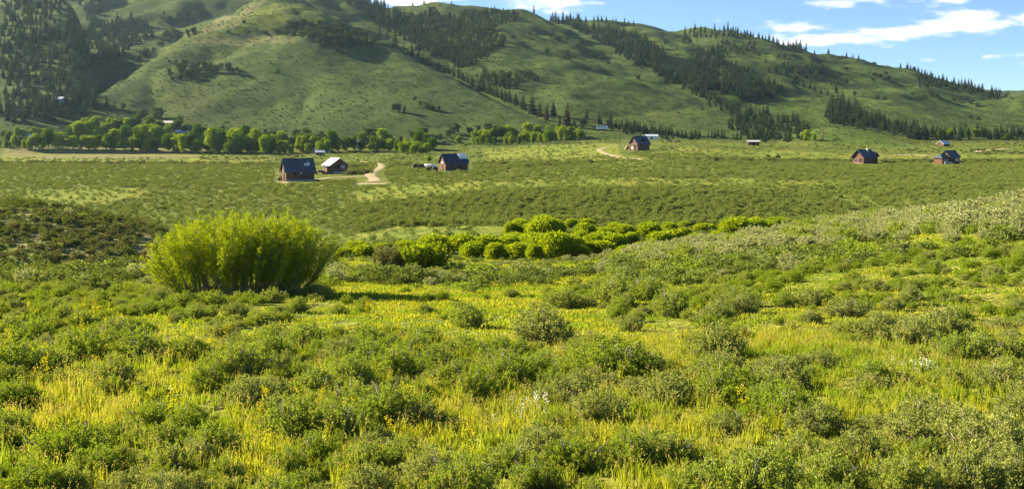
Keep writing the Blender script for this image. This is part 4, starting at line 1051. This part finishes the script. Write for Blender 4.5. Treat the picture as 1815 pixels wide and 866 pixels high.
def metal_roof(name, c, c2, metal=.0, rough=.5):
    m, nt, out = new_mat(name)
    b = nd(nt, 'ShaderNodeBsdfPrincipled'); b.inputs['Metallic'].default_value = metal; b.inputs['Specular IOR Level'].default_value = .2; b.inputs['Roughness'].default_value = rough
    tc = nd(nt, 'ShaderNodeTexCoord'); sp = nd(nt, 'ShaderNodeSeparateXYZ'); nt.links.new(tc.outputs['Object'], sp.inputs[0])
    fr = math_n(nt, 'FRACT', math_n(nt, 'DIVIDE', sp.outputs['X'], .6)); seam = math_n(nt, 'LESS_THAN', fr, .12)
    cell = math_n(nt, 'FLOOR', math_n(nt, 'DIVIDE', sp.outputs['X'], .6)); wn = nd(nt, 'ShaderNodeTexWhiteNoise', noise_dimensions='1D'); nt.links.new(cell, wn.inputs['W'])
    nz = noise(nt, tc.outputs['Object'], .9, 5, .65)
    f = math_n(nt, 'ADD', math_n(nt, 'MULTIPLY', wn.outputs[0], .25), math_n(nt, 'MULTIPLY', nz, .5), clamp=True)
    col = mixc(nt, f, c, c2); col = mixc(nt, seam, col, tuple(x * .5 for x in c))
    nt.links.new(col, b.inputs['Base Color'])
    bp = nd(nt, 'ShaderNodeBump'); bp.inputs['Strength'].default_value = .5; bp.inputs['Distance'].default_value = .04
    nt.links.new(seam, bp.inputs['Height']); nt.links.new(bp.outputs[0], b.inputs['Normal'])
    nt.links.new(b.outputs[0], out.inputs[0]); return m


M_LOG = plank_mat('weathered_log', (.075, .043, .028), (.18, .11, .07))
M_LOGR = plank_mat('red_brown_log', (.085, .042, .026), (.19, .10, .062))
M_BOARD = plank_mat('upright_board', (.10, .07, .045), (.26, .18, .11), 'Y', .25)
M_ROOFB = metal_roof('blue_metal_roof', (.055, .07, .092), (.095, .11, .13))
M_ROOFD = metal_roof('dark_blue_roof', (.026, .044, .075), (.046, .068, .105))
M_ROOFW = metal_roof('pale_metal_roof', (.55, .50, .46), (.72, .68, .64), .2, .5)
M_ROOFG = metal_roof('galvanised_roof', (.55, .58, .62), (.70, .72, .76), .3, .45)
M_DARK = simple_mat('dark_opening', (.012, .011, .012), .7)
M_STONE = simple_mat('pale_footing', (.30, .30, .30), .95, (.42, .41, .38), 3.)
M_CREAM = simple_mat('cream_paint', (.62, .55, .40), .8, (.72, .66, .52), 2.)
M_WHITE = simple_mat('white_paint', (.74, .74, .74), .7, (.82, .82, .82), 2.)
M_GLASS = simple_mat('window_glass', (.05, .06, .08), .1, spec=.6)
M_RUST = simple_mat('rusty_metal', (.12, .07, .045), .8, (.22, .13, .08), 3.)
M_HAY = simple_mat('dark_bale', (.035, .03, .025), 1, (.09, .075, .05), 8., bump=.5)
M_TARP = simple_mat('pale_tarp', (.62, .62, .64), .6, (.75, .74, .73), 2.)
M_WOODP = simple_mat('split_wood', (.14, .09, .055), .95, (.34, .24, .15), 6.)


class MB:
    def __init__(s): s.v = []; s.f = []; s.m = []

    def poly(s, pts, mi=0):
        b = len(s.v); s.v += [tuple(p) for p in pts]; s.f.append(list(range(b, b + len(pts)))); s.m.append(mi)

    def prism(s, prof, x0, x1, mi=0, axis='x'):
        """profile in (y,z) extruded along x"""
        f = (lambda x, p: (x, p[0], p[1])) if axis == 'x' else (lambda x, p: (p[0], x, p[1]))
        n = len(prof); b = len(s.v)
        s.v += [f(x0, p) for p in prof] + [f(x1, p) for p in prof]
        s.f.append([b + i for i in range(n)][::-1]); s.f.append([b + n + i for i in range(n)]); s.m += [mi, mi]
        for i in range(n):
            j = (i + 1) % n; s.f.append([b + i, b + j, b + n + j, b + n + i]); s.m.append(mi)

    def box(s, x0, x1, y0, y1, z0, z1, mi=0): s.prism([(y0, z0), (y1, z0), (y1, z1), (y0, z1)], x0, x1, mi)

    def build(s, name, mats, parent=None, bevel=0):
        import bmesh
        me = bpy.data.meshes.new(name); me.from_pydata(s.v, [], s.f)
        for m in (mats if isinstance(mats, (list, tuple)) else [mats]): me.materials.append(m)
        for p, i in zip(me.polygons, s.m): p.material_index = i
        bm = bmesh.new(); bm.from_mesh(me); bmesh.ops.recalc_face_normals(bm, faces=bm.faces)
        if bevel: bmesh.ops.bevel(bm, geom=bm.edges[:], offset=bevel, segments=1, affect='EDGES')
        bm.to_mesh(me); bm.free()
        return add(name, me, parent)


def barn(name, px, py, L, W, eave, ridge, rz, wallm, roofm, label, cat='barn', over=.5, groundfix=0., x=None):
    """ridge along local x, gable end at local -x, long side facing local -y"""
    X, Y, Z = hit(px, py)
    e = add(name, None, None, (X, Y + W * .5, min(Zat(X, Y + W * .5), Z + .3)), rz); tag(e, label, cat)
    m = MB(); w2 = W / 2; l2 = L / 2
    m.prism([(-w2, -.8), (w2, -.8), (w2, eave), (0, ridge - .12), (-w2, eave)], -l2, l2); m.build('wall', wallm, e)
    m = MB(); sl = (ridge - eave) / w2; th = .16
    for s in (-1, 1):
        yo = s * (w2 + over)
        ze = eave - over * sl
        m.prism([(s * .004, ridge), (yo, ze), (yo, ze + th), (s * .004, ridge + th)], -l2 - over * 1.1, l2 + over * 1.1)
    m.box(-l2 - over * 1.1, l2 + over * 1.1, -.14, .14, ridge + th - .06, ridge + th + .07)
    m.build('roof', roofm, e)
    return e


def opening(e, nm, side, a, z0, w, h, hostL, hostW, mat, frame=None):
    """side 'front' = long wall at -y, 'gable' = wall at -x, 'right' = wall at +x"""
    m = MB(); t = .06
    def put(m, a0, a1, z0, z1, d0, d1):
        if side == 'front': m.box(a0, a1, -hostW / 2 - d1, -hostW / 2 - d0, z0, z1)
        elif side == 'gable': m.box(-hostL / 2 - d1, -hostL / 2 - d0, a0, a1, z0, z1)
        else: m.box(hostL / 2 + d0, hostL / 2 + d1, a0, a1, z0, z1)
    put(m, a - w / 2, a + w / 2, z0, z0 + h, -.05, .03); o = m.build(nm, mat, e)
    if frame:
        m = MB(); g = .12
        put(m, a - w / 2 - g, a - w / 2, z0, z0 + h, -.04, .08); put(m, a + w / 2, a + w / 2 + g, z0, z0 + h, -.04, .08)
        put(m, a - w / 2 - g, a + w / 2 + g, z0 + h, z0 + h + g, -.04, .09)
        m.build('frame', frame, o)
    return o


# barn 1 : blue metal roof, long side to us, gable to the left
B1 = barn('barn', 524, 321, 7.9, 6.2, 2.9, 6.1, R(24), M_LOG, M_ROOFB, 'dark log barn with a big blue metal roof at left of the barn pair')
opening(B1, 'door', 'gable', -.6, 0, 1.7, 2.1, 7.9, 6.2, M_DARK, M_WOODP); opening(B1, 'window', 'gable', .2, 3.2, .9, .8, 7.9, 6.2, M_DARK, M_WOODP)
opening(B1, 'window', 'front', .25, 2.0, .5, .42, 7.9, 6.2, M_CREAM); opening(B1, 'window', 'front', -1.5, 1.7, .9, .7, 7.9, 6.2, M_DARK, M_WOODP)
m = MB(); m.box(-4.5, -4.3, 1.4, 1.6, -.4, 2.9); m.build('post', M_WOODP, B1); m = MB(); m.box(-4.5, -4.3, -2.6, -2.4, -.4, 2.9); m.build('post', M_WOODP, B1)
m = MB(); m.box(-3.9, 3.95, -3.25, -3.1, -.6, .35); m.build('footing', M_STONE, B1)
m = MB()   # skylight and clutter low on the roof
for (a, b, c, d, h) in [(1.4, 2.0, .40, .62, .38), (2.1, 2.9, .36, .66, .5), (2.4, 2.8, .68, .8, .25)]:
    y0, y1 = -3.1 * (1 - c), -3.1 * (1 - d); z = 2.9 + 3.2 * c; m.box(a, b, y0, y1, z, z + h + .5 * (d - c) * 3.2)
m.build('skylight', [M_ROOFG], B1, .04)
# barn 2 : pale roof slope to the left, gable to us
B2 = barn('barn', 592, 308, 7.6, 5.7, 2.9, 4.9, R(62), M_LOGR, M_ROOFW, 'log barn with sunlit pale roof, right of the blue roofed barn', over=.45)
B2.rotation_euler.z = R(118)
for (a, w, z0, h, mt) in [(.3, .8, 1.6, 1.3, M_DARK), (-1.2, 1.4, 1.7, 1.1, M_STONE)]:
    opening(B2, 'window', 'gable', a, z0, w, h, 7.6, 5.7, mt)
# the side facing left is local +y after the turn: openings placed by hand
for (x0, x1, z0, z1, nm, mt) in [(-3.3, -1.9, 0, 2.3, 'door', M_DARK), (-.6, .7, 1.7, 2.25, 'window', M_WHITE), (-1.2, 2.6, .2, .7, 'footing', M_STONE)]:
    m = MB(); m.box(x0, x1, -2.85 - .05, -2.85 + .05, z0, z1); m.build(nm, mt, B2)
    m = MB(); m.box(x0, x1, 2.85 - .05, 2.85 + .05, z0, z1); m.build(nm, mt, B2)
m = MB(); m.box(-4.05, -3.85, -2.6, 2.0, -.7, .75); m.build('footing', M_STONE, B2)
m = MB(); m.prism([(2.9, -.6), (4.1, -.6), (4.1, 2.2), (2.9, 2.6)], -3.8, -1.2); m.build('shed_wall', M_LOG, B2)
m = MB(); m.prism([(2.75, 2.66), (4.4, 2.15), (4.4, 2.3), (2.75, 2.82)], -4.1, -1.); m.build('shed_roof', M_ROOFD, B2)
# barn 3
B3 = barn('barn', 803, 303, 7.9, 5.6, 2.9, 5.5, R(25), M_LOGR, M_ROOFD, 'dark barn with blue roof and a bright metal dormer, in the middle of the valley', over=.45)
opening(B3, 'door', 'gable', -.2, 0, 1.5, 2.2, 7.9, 5.6, M_DARK, M_WOODP); opening(B3, 'window', 'gable', .1, 2.6, 1.2, .35, 7.9, 5.6, M_WHITE)
opening(B3, 'window', 'front', 1.2, 1.2, 1.0, .8, 7.9, 5.6, M_DARK, M_WOODP); opening(B3, 'window', 'front', -1.6, 1.2, 1.0, .8, 7.9, 5.6, M_DARK, M_WOODP)
m = MB(); m.prism([(-1.75, 3.9), (-.02, 5.72), (-.02, 5.86), (-1.75, 5.0)], 1.3, 4.2); m.build('dormer', M_ROOFG, B3)
m = MB(); m.box(4.15, 4.4, -2.9, -2.6, -.5, 2.8); m.build('post', M_CREAM, B3)
m = MB(); m.box(-3.9, 4.0, -2.95, -2.8, -.6, .3); m.build('footing', M_STONE, B3)
# cabin 4
B4 = barn('cabin', 1135, 267, 7.0, 6.0, 3.3, 6.6, R(34), M_LOGR, M_ROOFB, 'steep roofed log cabin beside the curving drive, alone at the foot of the middle hill', 'cabin', over=.6)
opening(B4, 'door', 'gable', -1.3, 0, 2.2, 2.4, 7., 6., M_DARK, M_WOODP); opening(B4, 'window', 'gable', 1.3, .5, 1.2, 1.6, 7., 6., M_CREAM)
opening(B4, 'window', 'gable', -.4, 3.5, 1.1, 1.2, 7., 6., M_GLASS, M_WOODP)
m = MB(); m.box(-4.2, -3.5, -3., 3., 2.7, 3.0); m.build('balcony', M_WOODP, B4)
for s in (-2.8, 2.8):
    m = MB(); m.box(-4.2, -4.0, s - .1, s + .1, -.5, 2.7); m.build('post', M_WOODP, B4)
for a in (-.5, 1.0):
    m = MB(); m.prism([(-2.1, 4.3), (-1.3, 5.2), (-1.3, 5.5), (-2.1, 5.2)], a, a + .9); m.build('roof_vent', M_DARK, B4)
m = MB(); m.box(2.6, 3.1, .4, .9, 4.8, 7.2); m.build('chimney', M_STONE, B4)
# cabin 5
B5 = barn('cabin', 1535, 290, 6.4, 5.4, 2.7, 5.3, R(32), M_LOGR, M_ROOFB, 'blue roofed log cabin with cream chimney and small cross gable at right', 'cabin', over=.7)
opening(B5, 'door', 'gable', -1.2, 0, 1.5, 2.1, 6.4, 5.4, M_DARK, M_WOODP); opening(B5, 'window', 'gable', 1.1, .7, 1.2, 1., 6.4, 5.4, M_GLASS, M_WOODP)
opening(B5, 'window', 'front', 0., .9, 1.2, .9, 6.4, 5.4, M_GLASS, M_WOODP)
m = MB(); m.box(.9, 1.5, -.9, -.3, 4.2, 5.9); m.build('chimney', M_CREAM, B5)
m = MB(); m.prism([(2.6, -.6), (5.2, -.6), (5.2, 3.), (3.9, 4.4), (2.6, 3.)], -2.4, 2.6, axis='y'); m.build('wing', M_LOG, B5)
m = MB()
for (a, b) in ((3.904, 2.1), (3.896, 5.7)):
    z = 4.5 - abs(a - b) * 1.07; m.prism([(a, 4.5), (b, z), (b, z + .15), (a, 4.65)], -3., 3., axis='y')
m.build('wing_roof', M_ROOFB, B5)
m = MB(); m.box(-3.6, -3.2, -2.7, 2.7, -.3, .35); m.build('porch', M_WOODP, B5)
# cabin 6
B6 = barn('cabin', 1688, 290, 5.0, 4.6, 2.6, 4.7, R(30), M_LOG, M_ROOFB, 'dark two part cabin at right with a low hipped annex on its left', 'cabin', over=.45)
opening(B6, 'window', 'front', .9, .9, 1.6, 1.0, 5., 4.6, M_CREAM, M_WOODP)
m = MB(); m.prism([(-1.9, -.6), (1.9, -.6), (1.9, 2.1), (-1.9, 2.1)], -6.6, -2.55); m.build('annex', M_LOGR, B6)
m = MB(); b = [(-7.1, -2.4, 2.05), (-2.56, -2.4, 2.05), (-2.56, 2.4, 2.05), (-7.1, 2.4, 2.05)]; t = [(-5.4, 0, 3.6), (-2.56, 0, 3.6)]
m.poly([b[0], b[1], t[1], t[0]]); m.poly([b[2], b[3], t[0], t[1]]); m.poly([b[3], b[0], t[0]]); m.poly(b); m.poly([b[1], b[2], t[1]]); m.build('annex_roof', M_ROOFB, B6)
opening(B6, 'window', 'gable', 0, .2, .1, .1, 5., 4.6, M_DARK)
m = MB(); m.box(-6.4, -3.0, -2.02, -1.9, .9, 1.7); m.build('window', M_GLASS, B6)
m = MB(); m.box(-7.0, -3.2, -3.4, -3.2, -.3, .9); m.build('porch_rail', M_STONE, B6)


def shed(name, px, py, L, W, eave, ridge, rz, wallm, roofm, label, cat, ymin=0):
    X, Y, Z = hit(px, py, ymin); e = add(name, None, None, (X, Y, Z), rz); tag(e, label, cat)
    m = MB(); m.prism([(-W / 2, -.5), (W / 2, -.5), (W / 2, eave), (0, ridge), (-W / 2, eave)], -L / 2, L / 2); m.build('wall', wallm, e)
    m = MB(); sl = (ridge - eave) / (W / 2)
    for s in (-1, 1): m.prism([(s * .004, ridge + .02), (s * (W / 2 + .4), eave - .4 * sl + .02), (s * (W / 2 + .4), eave - .4 * sl + .2), (s * .004, ridge + .2)], -L / 2 - .4, L / 2 + .4)
    m.build('roof', roofm, e)
    m = MB(); m.box(-.6, .6, -W / 2 - .05, -W / 2 + .05, 0, min(2., eave - .2)); m.build('door', M_DARK, e)
    return e


shed('ranch_shed', 323, 243, 9, 6, 3, 4.6, R(8), M_LOGR, M_ROOFG, 'pale metal roofed shed among the cottonwoods, lower of two', 'shed')
shed('ranch_house', 300, 226, 13, 7, 3, 4.6, R(-6), M_CREAM, M_ROOFW, 'long pale house partly hidden above the cottonwoods', 'house')
shed('ranch_shed', 59, 246, 5.5, 5, 2.8, 3.8, R(10), M_WHITE, M_ROOFG, 'white roofed shed behind the cottonwoods at the left edge', 'shed')
shed('hillside_house', 104, 184, 9, 7, 2.8, 4.8, R(-12), M_STONE, M_ROOFG, 'small grey house among the conifers on the dark hillside', 'house')
shed('ranch_shed', 567, 275, 4.6, 4, 1.6, 2.6, R(12), M_LOGR, M_ROOFG, 'tiny white roofed shed in front of the arched hut', 'shed')
shed('ranch_shed', 1155, 247, 8.5, 6, 2.2, 3.4, R(-8), M_WHITE, M_ROOFG, 'long white shed behind the steep roofed cabin', 'shed')
shed('farm_shed', 1335, 258, 6.4, 5, 2.2, 2.9, R(-6), M_LOGR, M_ROOFG, 'isolated small shed with flat white roof on the right meadow', 'shed')
shed('farm_shed', 1672, 260, 5.4, 5, 1.8, 3.4, R(30), M_LOG, M_ROOFG, 'small dark shed with pale roof at the edge of the right forest', 'shed')
shed('black_shed', 1672, 214, 3, 3, 2, 3, R(0), M_LOG, M_ROOFD, 'x', 'shed') if False else None
# arched hut
X, Y, Z = hit(565, 272); e = add('arched_hut', None, None, (X, Y + 6, Z), R(8)); tag(e, 'grey arched metal hut half behind round cottonwoods', 'hut')
m = MB(); m.prism([(6.2 * math.cos(a), 6.2 * math.sin(a) * .75) for a in np.linspace(0, math.pi, 13)], -5, 5, axis='y'); m.build('shell', M_STONE, e)
m = MB(); m.box(-1.6, 1.6, -5.06, -4.95, 0, 3.0); m.build('door', M_DARK, e)
# domed white house
X, Y, Z = hit(638, 262); e = add('domed_house', None, None, (X, Y, Z), 0); tag(e, 'small white house with a rounded roof amid cottonwoods', 'house')
m = MB(); m.box(-2.6, 2.6, -2.4, 2.4, -.5, 3.0); m.build('wall', M_WHITE, e)
m = MB(); m.prism([(3.0 * math.cos(a), 3.0 + 2.4 * math.sin(a)) for a in np.linspace(0, math.pi, 11)], -2.8, 2.8, axis='y'); m.build('roof', M_ROOFG, e)
m = MB(); m.box(-.5, .5, -2.46, -2.36, .6, 2.2); m.build('window', M_GLASS, e)
# trailer by the conifers
X, Y, Z = hit(1067, 231); e = add('trailer', None, None, (X, Y, Z), R(-10)); tag(e, 'long white trailer parked below the conifers near the bright grove', 'trailer')
m = MB(); m.box(-4.4, 4.4, -1.4, 1.4, .8, 3.4); m.build('body', M_WHITE, e, .25)
m = MB(); m.box(-4.5, 4.5, -1.5, 1.5, 3.42, 3.6); m.build('roof', M_ROOFG, e)
for a in (-2.5, 0, 2.4):
    m = MB(); m.box(a - .6, a + .6, -1.46, -1.38, 1.8, 2.7); m.build('window', M_GLASS, e)
for a in (-2.2, 2.2):
    m = MB(); m.prism([(a + .5 * math.cos(t), .45 + .5 * math.sin(t)) for t in np.linspace(0, 2 * math.pi, 13)[:-1]], -1.5, -1.15, axis='y'); m.build('wheel', M_DARK, e)
X, Y, Z = hit(1055, 229); e = add('pickup_truck', None, None, (X, Y, Z), R(70)); tag(e, 'small dark pickup with pale cab beside the white trailer', 'truck')
m = MB(); m.prism([(-2.4, .5), (2.4, .5), (2.4, 1.2), (.9, 1.25), (.4, 1.9), (-.9, 1.9), (-1.2, 1.2), (-2.4, 1.2)], -.9, .9, axis='y'); m.build('body', M_ROOFD, e, .06)
m = MB(); m.prism([(.82, 1.28), (.42, 1.82), (-.85, 1.82), (-1.05, 1.28)], -.92, .92, axis='y'); m.build('cab_glass', M_GLASS, e)
for a in (-1.5, 1.5):
    for s in (-.95, .72):
        m = MB(); m.prism([(a + .38 * math.cos(t), .36 + .38 * math.sin(t)) for t in np.linspace(0, 2 * math.pi, 13)[:-1]], s, s + .24, axis='y'); m.build('wheel', M_DARK, e)

# ---- clutter around the barns
def bale(px, py, r, w, rz, mat, label, group):
    X, Y, Z = hit(px, py); e = add('hay_bale', None, None, (X, Y, Z), rz)
    S = Acc(); a = np.linspace(-w / 2, w / 2, 5); pts = np.stack([a * 0, a, a * 0 + r * .95], 1)
    k = 14
    m = MB(); prof = [(r * math.cos(t) * (1 + .03 * math.sin(5 * t)), r * .93 + r * math.sin(t)) for t in np.linspace(0, 2 * math.pi, k + 1)[:-1]]
    m.prism(prof, -w / 2, w / 2, axis='y'); o = m.build('hay_bale', mat, None, .08)
    bpy.data.objects.remove(e); o.location = (X, Y, Z - .05); o.rotation_euler.z = rz; tag(o, label, 'hay bale', group); o.name = 'hay_bale'


bale(736, 299.5, 1.0, 1.6, R(20), M_HAY, 'leftmost dark round bale with pale top, left of the middle barn', 'bales beside the middle barn')
bale(747, 300, 1.0, 1.5, R(-20), M_HAY, 'second dark round bale from the left, beside the pale tarp', 'bales beside the middle barn')
bale(761.5, 304.5, .95, 1.5, R(70), M_HAY, 'dark bale lying in front of the pale tarp by the middle barn', 'bales beside the middle barn')
bale(771, 305, .95, 1.6, R(10), M_HAY, 'dark bale nearest the gable of the middle barn', 'bales beside the middle barn')
X, Y, Z = hit(760, 297.5); r = np.random.default_rng(5)
gx, gy = np.meshgrid(np.linspace(-3.3, 3.3, 15), np.linspace(-2, 2, 9), indexing='ij')
hh = 1.5 * np.clip(1 - np.abs(gx / 3.4) ** 3, 0, 1) * np.clip(1 - np.abs(gy / 2.1) ** 4, 0, 1) * (1 + .5 * fbm(gx * .8, gy * .8, 3, 90)) - .15
V = np.stack([gx, gy, hh], -1).reshape(-1, 3); idx = np.arange(15 * 9).reshape(15, 9)
q = np.stack([idx[:-1, :-1], idx[1:, :-1], idx[1:, 1:], idx[:-1, 1:]], -1).reshape(-1, 4)
tag(add('tarp_cover', np_mesh('tarp', V, q, M_TARP, smooth=True), None, (X, Y + 1, Z)), 'pale tarp heaped over a low pile left of the middle barn', 'tarp')


def wood_stack(px, py, n, ln, rz, label):
    X, Y, Z = hit(px, py); A = Acc(); r = np.random.default_rng(n)
    k = 0; row = int(math.sqrt(n * 2))
    z = .18
    while k < n and row > 0:
        for i in range(row):
            x = (i - (row - 1) / 2) * .34 + r.normal() * .02
            A.tube(np.array([[x, -ln / 2 + r.normal() * .1, z], [x, ln / 2 + r.normal() * .1, z]]), .17, .16, 7); k += 1
        z += .29; row -= 1
    o = add('log_pile', A.mesh('log_pile', M_WOODP), None, (X, Y, Z), rz); tag(o, label, 'log pile')


wood_stack(1112, 264.5, 26, 2.2, R(10), 'stack of dark logs left of the steep roofed cabin')
wood_stack(499, 320, 12, 1.8, R(-20), 'small log pile at the gable of the blue roofed barn')


def old_machine(px, py, rz, label):
    X, Y, Z = hit(px, py); e = add('farm_implement', None, None, (X, Y, Z), rz); tag(e, label, 'farm implement')
    m = MB(); m.box(-1.7, 1.7, -.09, .09, .55, .72); m.box(-1.6, -1.44, -.9, .9, .5, .66); m.box(.9, 1.06, -.9, .9, .5, .66); m.box(-.9, .5, -.6, .6, .72, 1.3); m.build('frame', M_RUST, e)
    for a in (-1.52, .98):
        for s in (-1.05, .9):
            m = MB(); m.prism([(a + .55 * math.cos(t), .52 + .55 * math.sin(t)) for t in np.linspace(0, 2 * math.pi, 15)[:-1]], s, s + .15, axis='y'); m.build('wheel', M_RUST, e)


old_machine(568, 309, R(15), 'rusty farm implement between the two left barns')
old_machine(1188, 251, R(-5), 'dark implement parked right of the long white shed')
old_machine(1202, 252, R(12), 'second dark implement farther right of the long white shed')


def snag(px, py, h, label, pale):
    X, Y, Z = hit(px, py); A = Acc(); r = np.random.default_rng(int(px)); H = h * Y / F
    tr = np.array([[0, 0, -.3], [.1, 0, H * .4], [-.05, .05, H * .75], [.1, 0, H]]); A.tube(tr, H * .055, H * .03, 6)
    e = add('dead_tree', None, None, (X, Y, Z)); tag(e, label, 'dead tree')
    add('trunk', A.mesh('snag', M_STEM if pale else M_BARK), e)
    for i in range(5):
        a = r.uniform(0, 6.28); z = H * r.uniform(.45, .95); l = H * r.uniform(.15, .35); A = Acc()
        A.tube(np.array([[0, 0, z], [math.cos(a) * l * .6, math.sin(a) * l * .6, z + l * .3], [math.cos(a) * l, math.sin(a) * l, z + l * .35]]), H * .022, .02, 5)
        add('limb', A.mesh('limb', M_STEM if pale else M_BARK), e)


snag(1458, 251, 25, 'tall dark snag standing on the green foot slope left of the right forest', False)
snag(1573, 285, 11, 'short pale stump just right of the cabin with the cream chimney', True)

# small lone trees in the valley
for (x, y, h, lb) in [(1362, 281, 8, 'small lone dark bush in the right meadow, left of two'), (1379, 282, 9, 'small lone dark bush in the right meadow, right of two'), (760, 288, 13, 'pale leafy shrub behind the middle barn'), (826, 303, 5, 'little round shrub at the right end of the middle barn')]:
    X, Y, Z = hit(x, y); s = h * Y / F / 9.; e = add('lone_shrub', None, None, (X, Y, Z), x, (s * 1.2, s * 1.2, s)); cm, tm = (JUNP if x > 1000 else [CTP[1]])[0]
    if x < 1000: e.scale = (s * .9, s * .9, s * .75)
    add('crown', cm, e); add('trunk', tm, e); tag(e, lb, 'shrub')

# ------------------------------------------------------------------ haze
m, nt, out = new_mat('haze')
pv = nd(nt, 'ShaderNodeVolumePrincipled'); pv.inputs['Color'].default_value = (.52, .74, 1, 1); pv.inputs['Density'].default_value = .000028; pv.inputs['Anisotropy'].default_value = .4
nt.links.new(pv.outputs[0], out.inputs['Volume'])
mb = MB(); mb.box(-3800, 3800, -120, 4400, -60, 640); h = mb.build('haze', m); tag(h, kind='stuff')

# ------------------------------------------------------------------ light, sky, camera
sd = Vector((math.sin(SUN_AZ) * math.cos(SUN_EL), math.cos(SUN_AZ) * math.cos(SUN_EL), math.sin(SUN_EL)))
L = bpy.data.lights.new('sun', 'SUN'); L.energy = 5.0; L.angle = R(.5); L.color = (1, .87, .63)
lo = bpy.data.objects.new('sun', L); COL.objects.link(lo); lo.rotation_euler = sd.to_track_quat('Z', 'Y').to_euler(); lo.location = (0, 0, 800)

W = bpy.data.worlds.new('World'); SC.world = W; W.use_nodes = True; nt = W.node_tree; nt.nodes.clear()
out = nd(nt, 'ShaderNodeOutputWorld'); bg = nd(nt, 'ShaderNodeBackground'); bg.inputs[1].default_value = .05
sky = nd(nt, 'ShaderNodeTexSky'); sky.sky_type = 'NISHITA'; sky.sun_disc = False; sky.sun_elevation = SUN_EL; sky.sun_rotation = SUN_AZ % (2 * math.pi); sky.air_density = .62; sky.dust_density = .0; sky.ozone_density = 4.5
nt.links.new(sky.outputs[0], bg.inputs[0])
tc = nd(nt, 'ShaderNodeTexCoord'); sp = nd(nt, 'ShaderNodeSeparateXYZ'); nt.links.new(tc.outputs['Generated'], sp.inputs[0])
yy = math_n(nt, 'MAXIMUM', sp.outputs['Y'], .05); u = math_n(nt, 'DIVIDE', sp.outputs['X'], yy); w = math_n(nt, 'DIVIDE', sp.outputs['Z'], yy)
cb = nd(nt, 'ShaderNodeCombineXYZ'); nt.links.new(math_n(nt, 'MULTIPLY', u, 14), cb.inputs[0]); nt.links.new(math_n(nt, 'MULTIPLY', w, 48), cb.inputs[1])
nz = noise(nt, cb.outputs[0], 1., 7, .6)
total = None
for (px, py, sx, sy, tilt, a) in [(1640, 50, 190, 17, -.10, 1.), (1500, 72, 110, 9, -.06, .9), (1790, 36, 120, 12, -.05, .85), (1440, 50, 50, 9, 0, .6), (1650, 105, 40, 7, -.1, .55), (1785, 97, 50, 5, -.08, .6), (1800, 116, 45, 8, 0, .5),
                                  (1480, 6, 60, 8, -.1, .45), (1700, 2, 80, 5, 0, .35), (930, 6, 75, 17, .12, 1.), (720, 2, 60, 14, 0, 1.), (1010, 6, 18, 8, -.5, .6), (820, -10, 120, 14, 0, .9), (1735, 64, 30, 4, -.1, .4)]:
    du = math_n(nt, 'SUBTRACT', u, (px - CX) / F); dw = math_n(nt, 'SUBTRACT', w, (HY - py) / F)
    dw = math_n(nt, 'ADD', dw, math_n(nt, 'MULTIPLY', du, tilt))
    q = math_n(nt, 'ADD', math_n(nt, 'POWER', math_n(nt, 'ABSOLUTE', math_n(nt, 'DIVIDE', du, sx / F)), 2.), math_n(nt, 'POWER', math_n(nt, 'ABSOLUTE', math_n(nt, 'DIVIDE', dw, sy / F)), 2.))
    g = math_n(nt, 'MULTIPLY', math_n(nt, 'EXPONENT', math_n(nt, 'MULTIPLY', q, -.7)), a)
    total = g if total is None else math_n(nt, 'MAXIMUM', total, g)
cl = math_n(nt, 'ADD', math_n(nt, 'MULTIPLY', total, 1.0), math_n(nt, 'MULTIPLY', math_n(nt, 'SUBTRACT', nz, .5), 3.4))
mr = nd(nt, 'ShaderNodeMapRange'); mr.interpolation_type = 'SMOOTHSTEP'; mr.inputs['From Min'].default_value = .34; mr.inputs['From Max'].default_value = .98; nt.links.new(cl, mr.inputs[0])
fac = math_n(nt, 'MULTIPLY', math_n(nt, 'MULTIPLY', mr.outputs[0], math_n(nt, 'GREATER_THAN', sp.outputs['Y'], .1)), .9)
cbg = nd(nt, 'ShaderNodeBackground'); cbg.inputs[0].default_value = (1, .97, .92, 1); cbg.inputs[1].default_value = .38
mx = nd(nt, 'ShaderNodeMixShader'); nt.links.new(fac, mx.inputs[0]); nt.links.new(bg.outputs[0], mx.inputs[1]); nt.links.new(cbg.outputs[0], mx.inputs[2]); nt.links.new(mx.outputs[0], out.inputs[0])

cam = bpy.data.cameras.new('camera'); co = bpy.data.objects.new('camera', cam); COL.objects.link(co)
co.location = (0, 0, 0); co.rotation_euler = (R(90), 0, 0)
cam.sensor_width = 36; cam.lens = 36 * F / 1815; cam.shift_y = -(433 - HY) / 1815; cam.clip_start = .1; cam.clip_end = 12000
SC.camera = co

SC.view_settings.view_transform = 'Standard'; SC.view_settings.look = 'None'; SC.view_settings.gamma = 1; SC.view_settings.exposure = 1.95; SC.view_settings.use_curve_mapping = False
c = SC.cycles; c.max_bounces = 4; c.diffuse_bounces = 1; c.transmission_bounces = 2; c.glossy_bounces = 2; c.transparent_max_bounces = 4; c.volume_bounces = 0
c.use_denoising = True; c.sample_clamp_indirect = 4
try: c.denoiser = 'OPENIMAGEDENOISE'
except Exception: pass
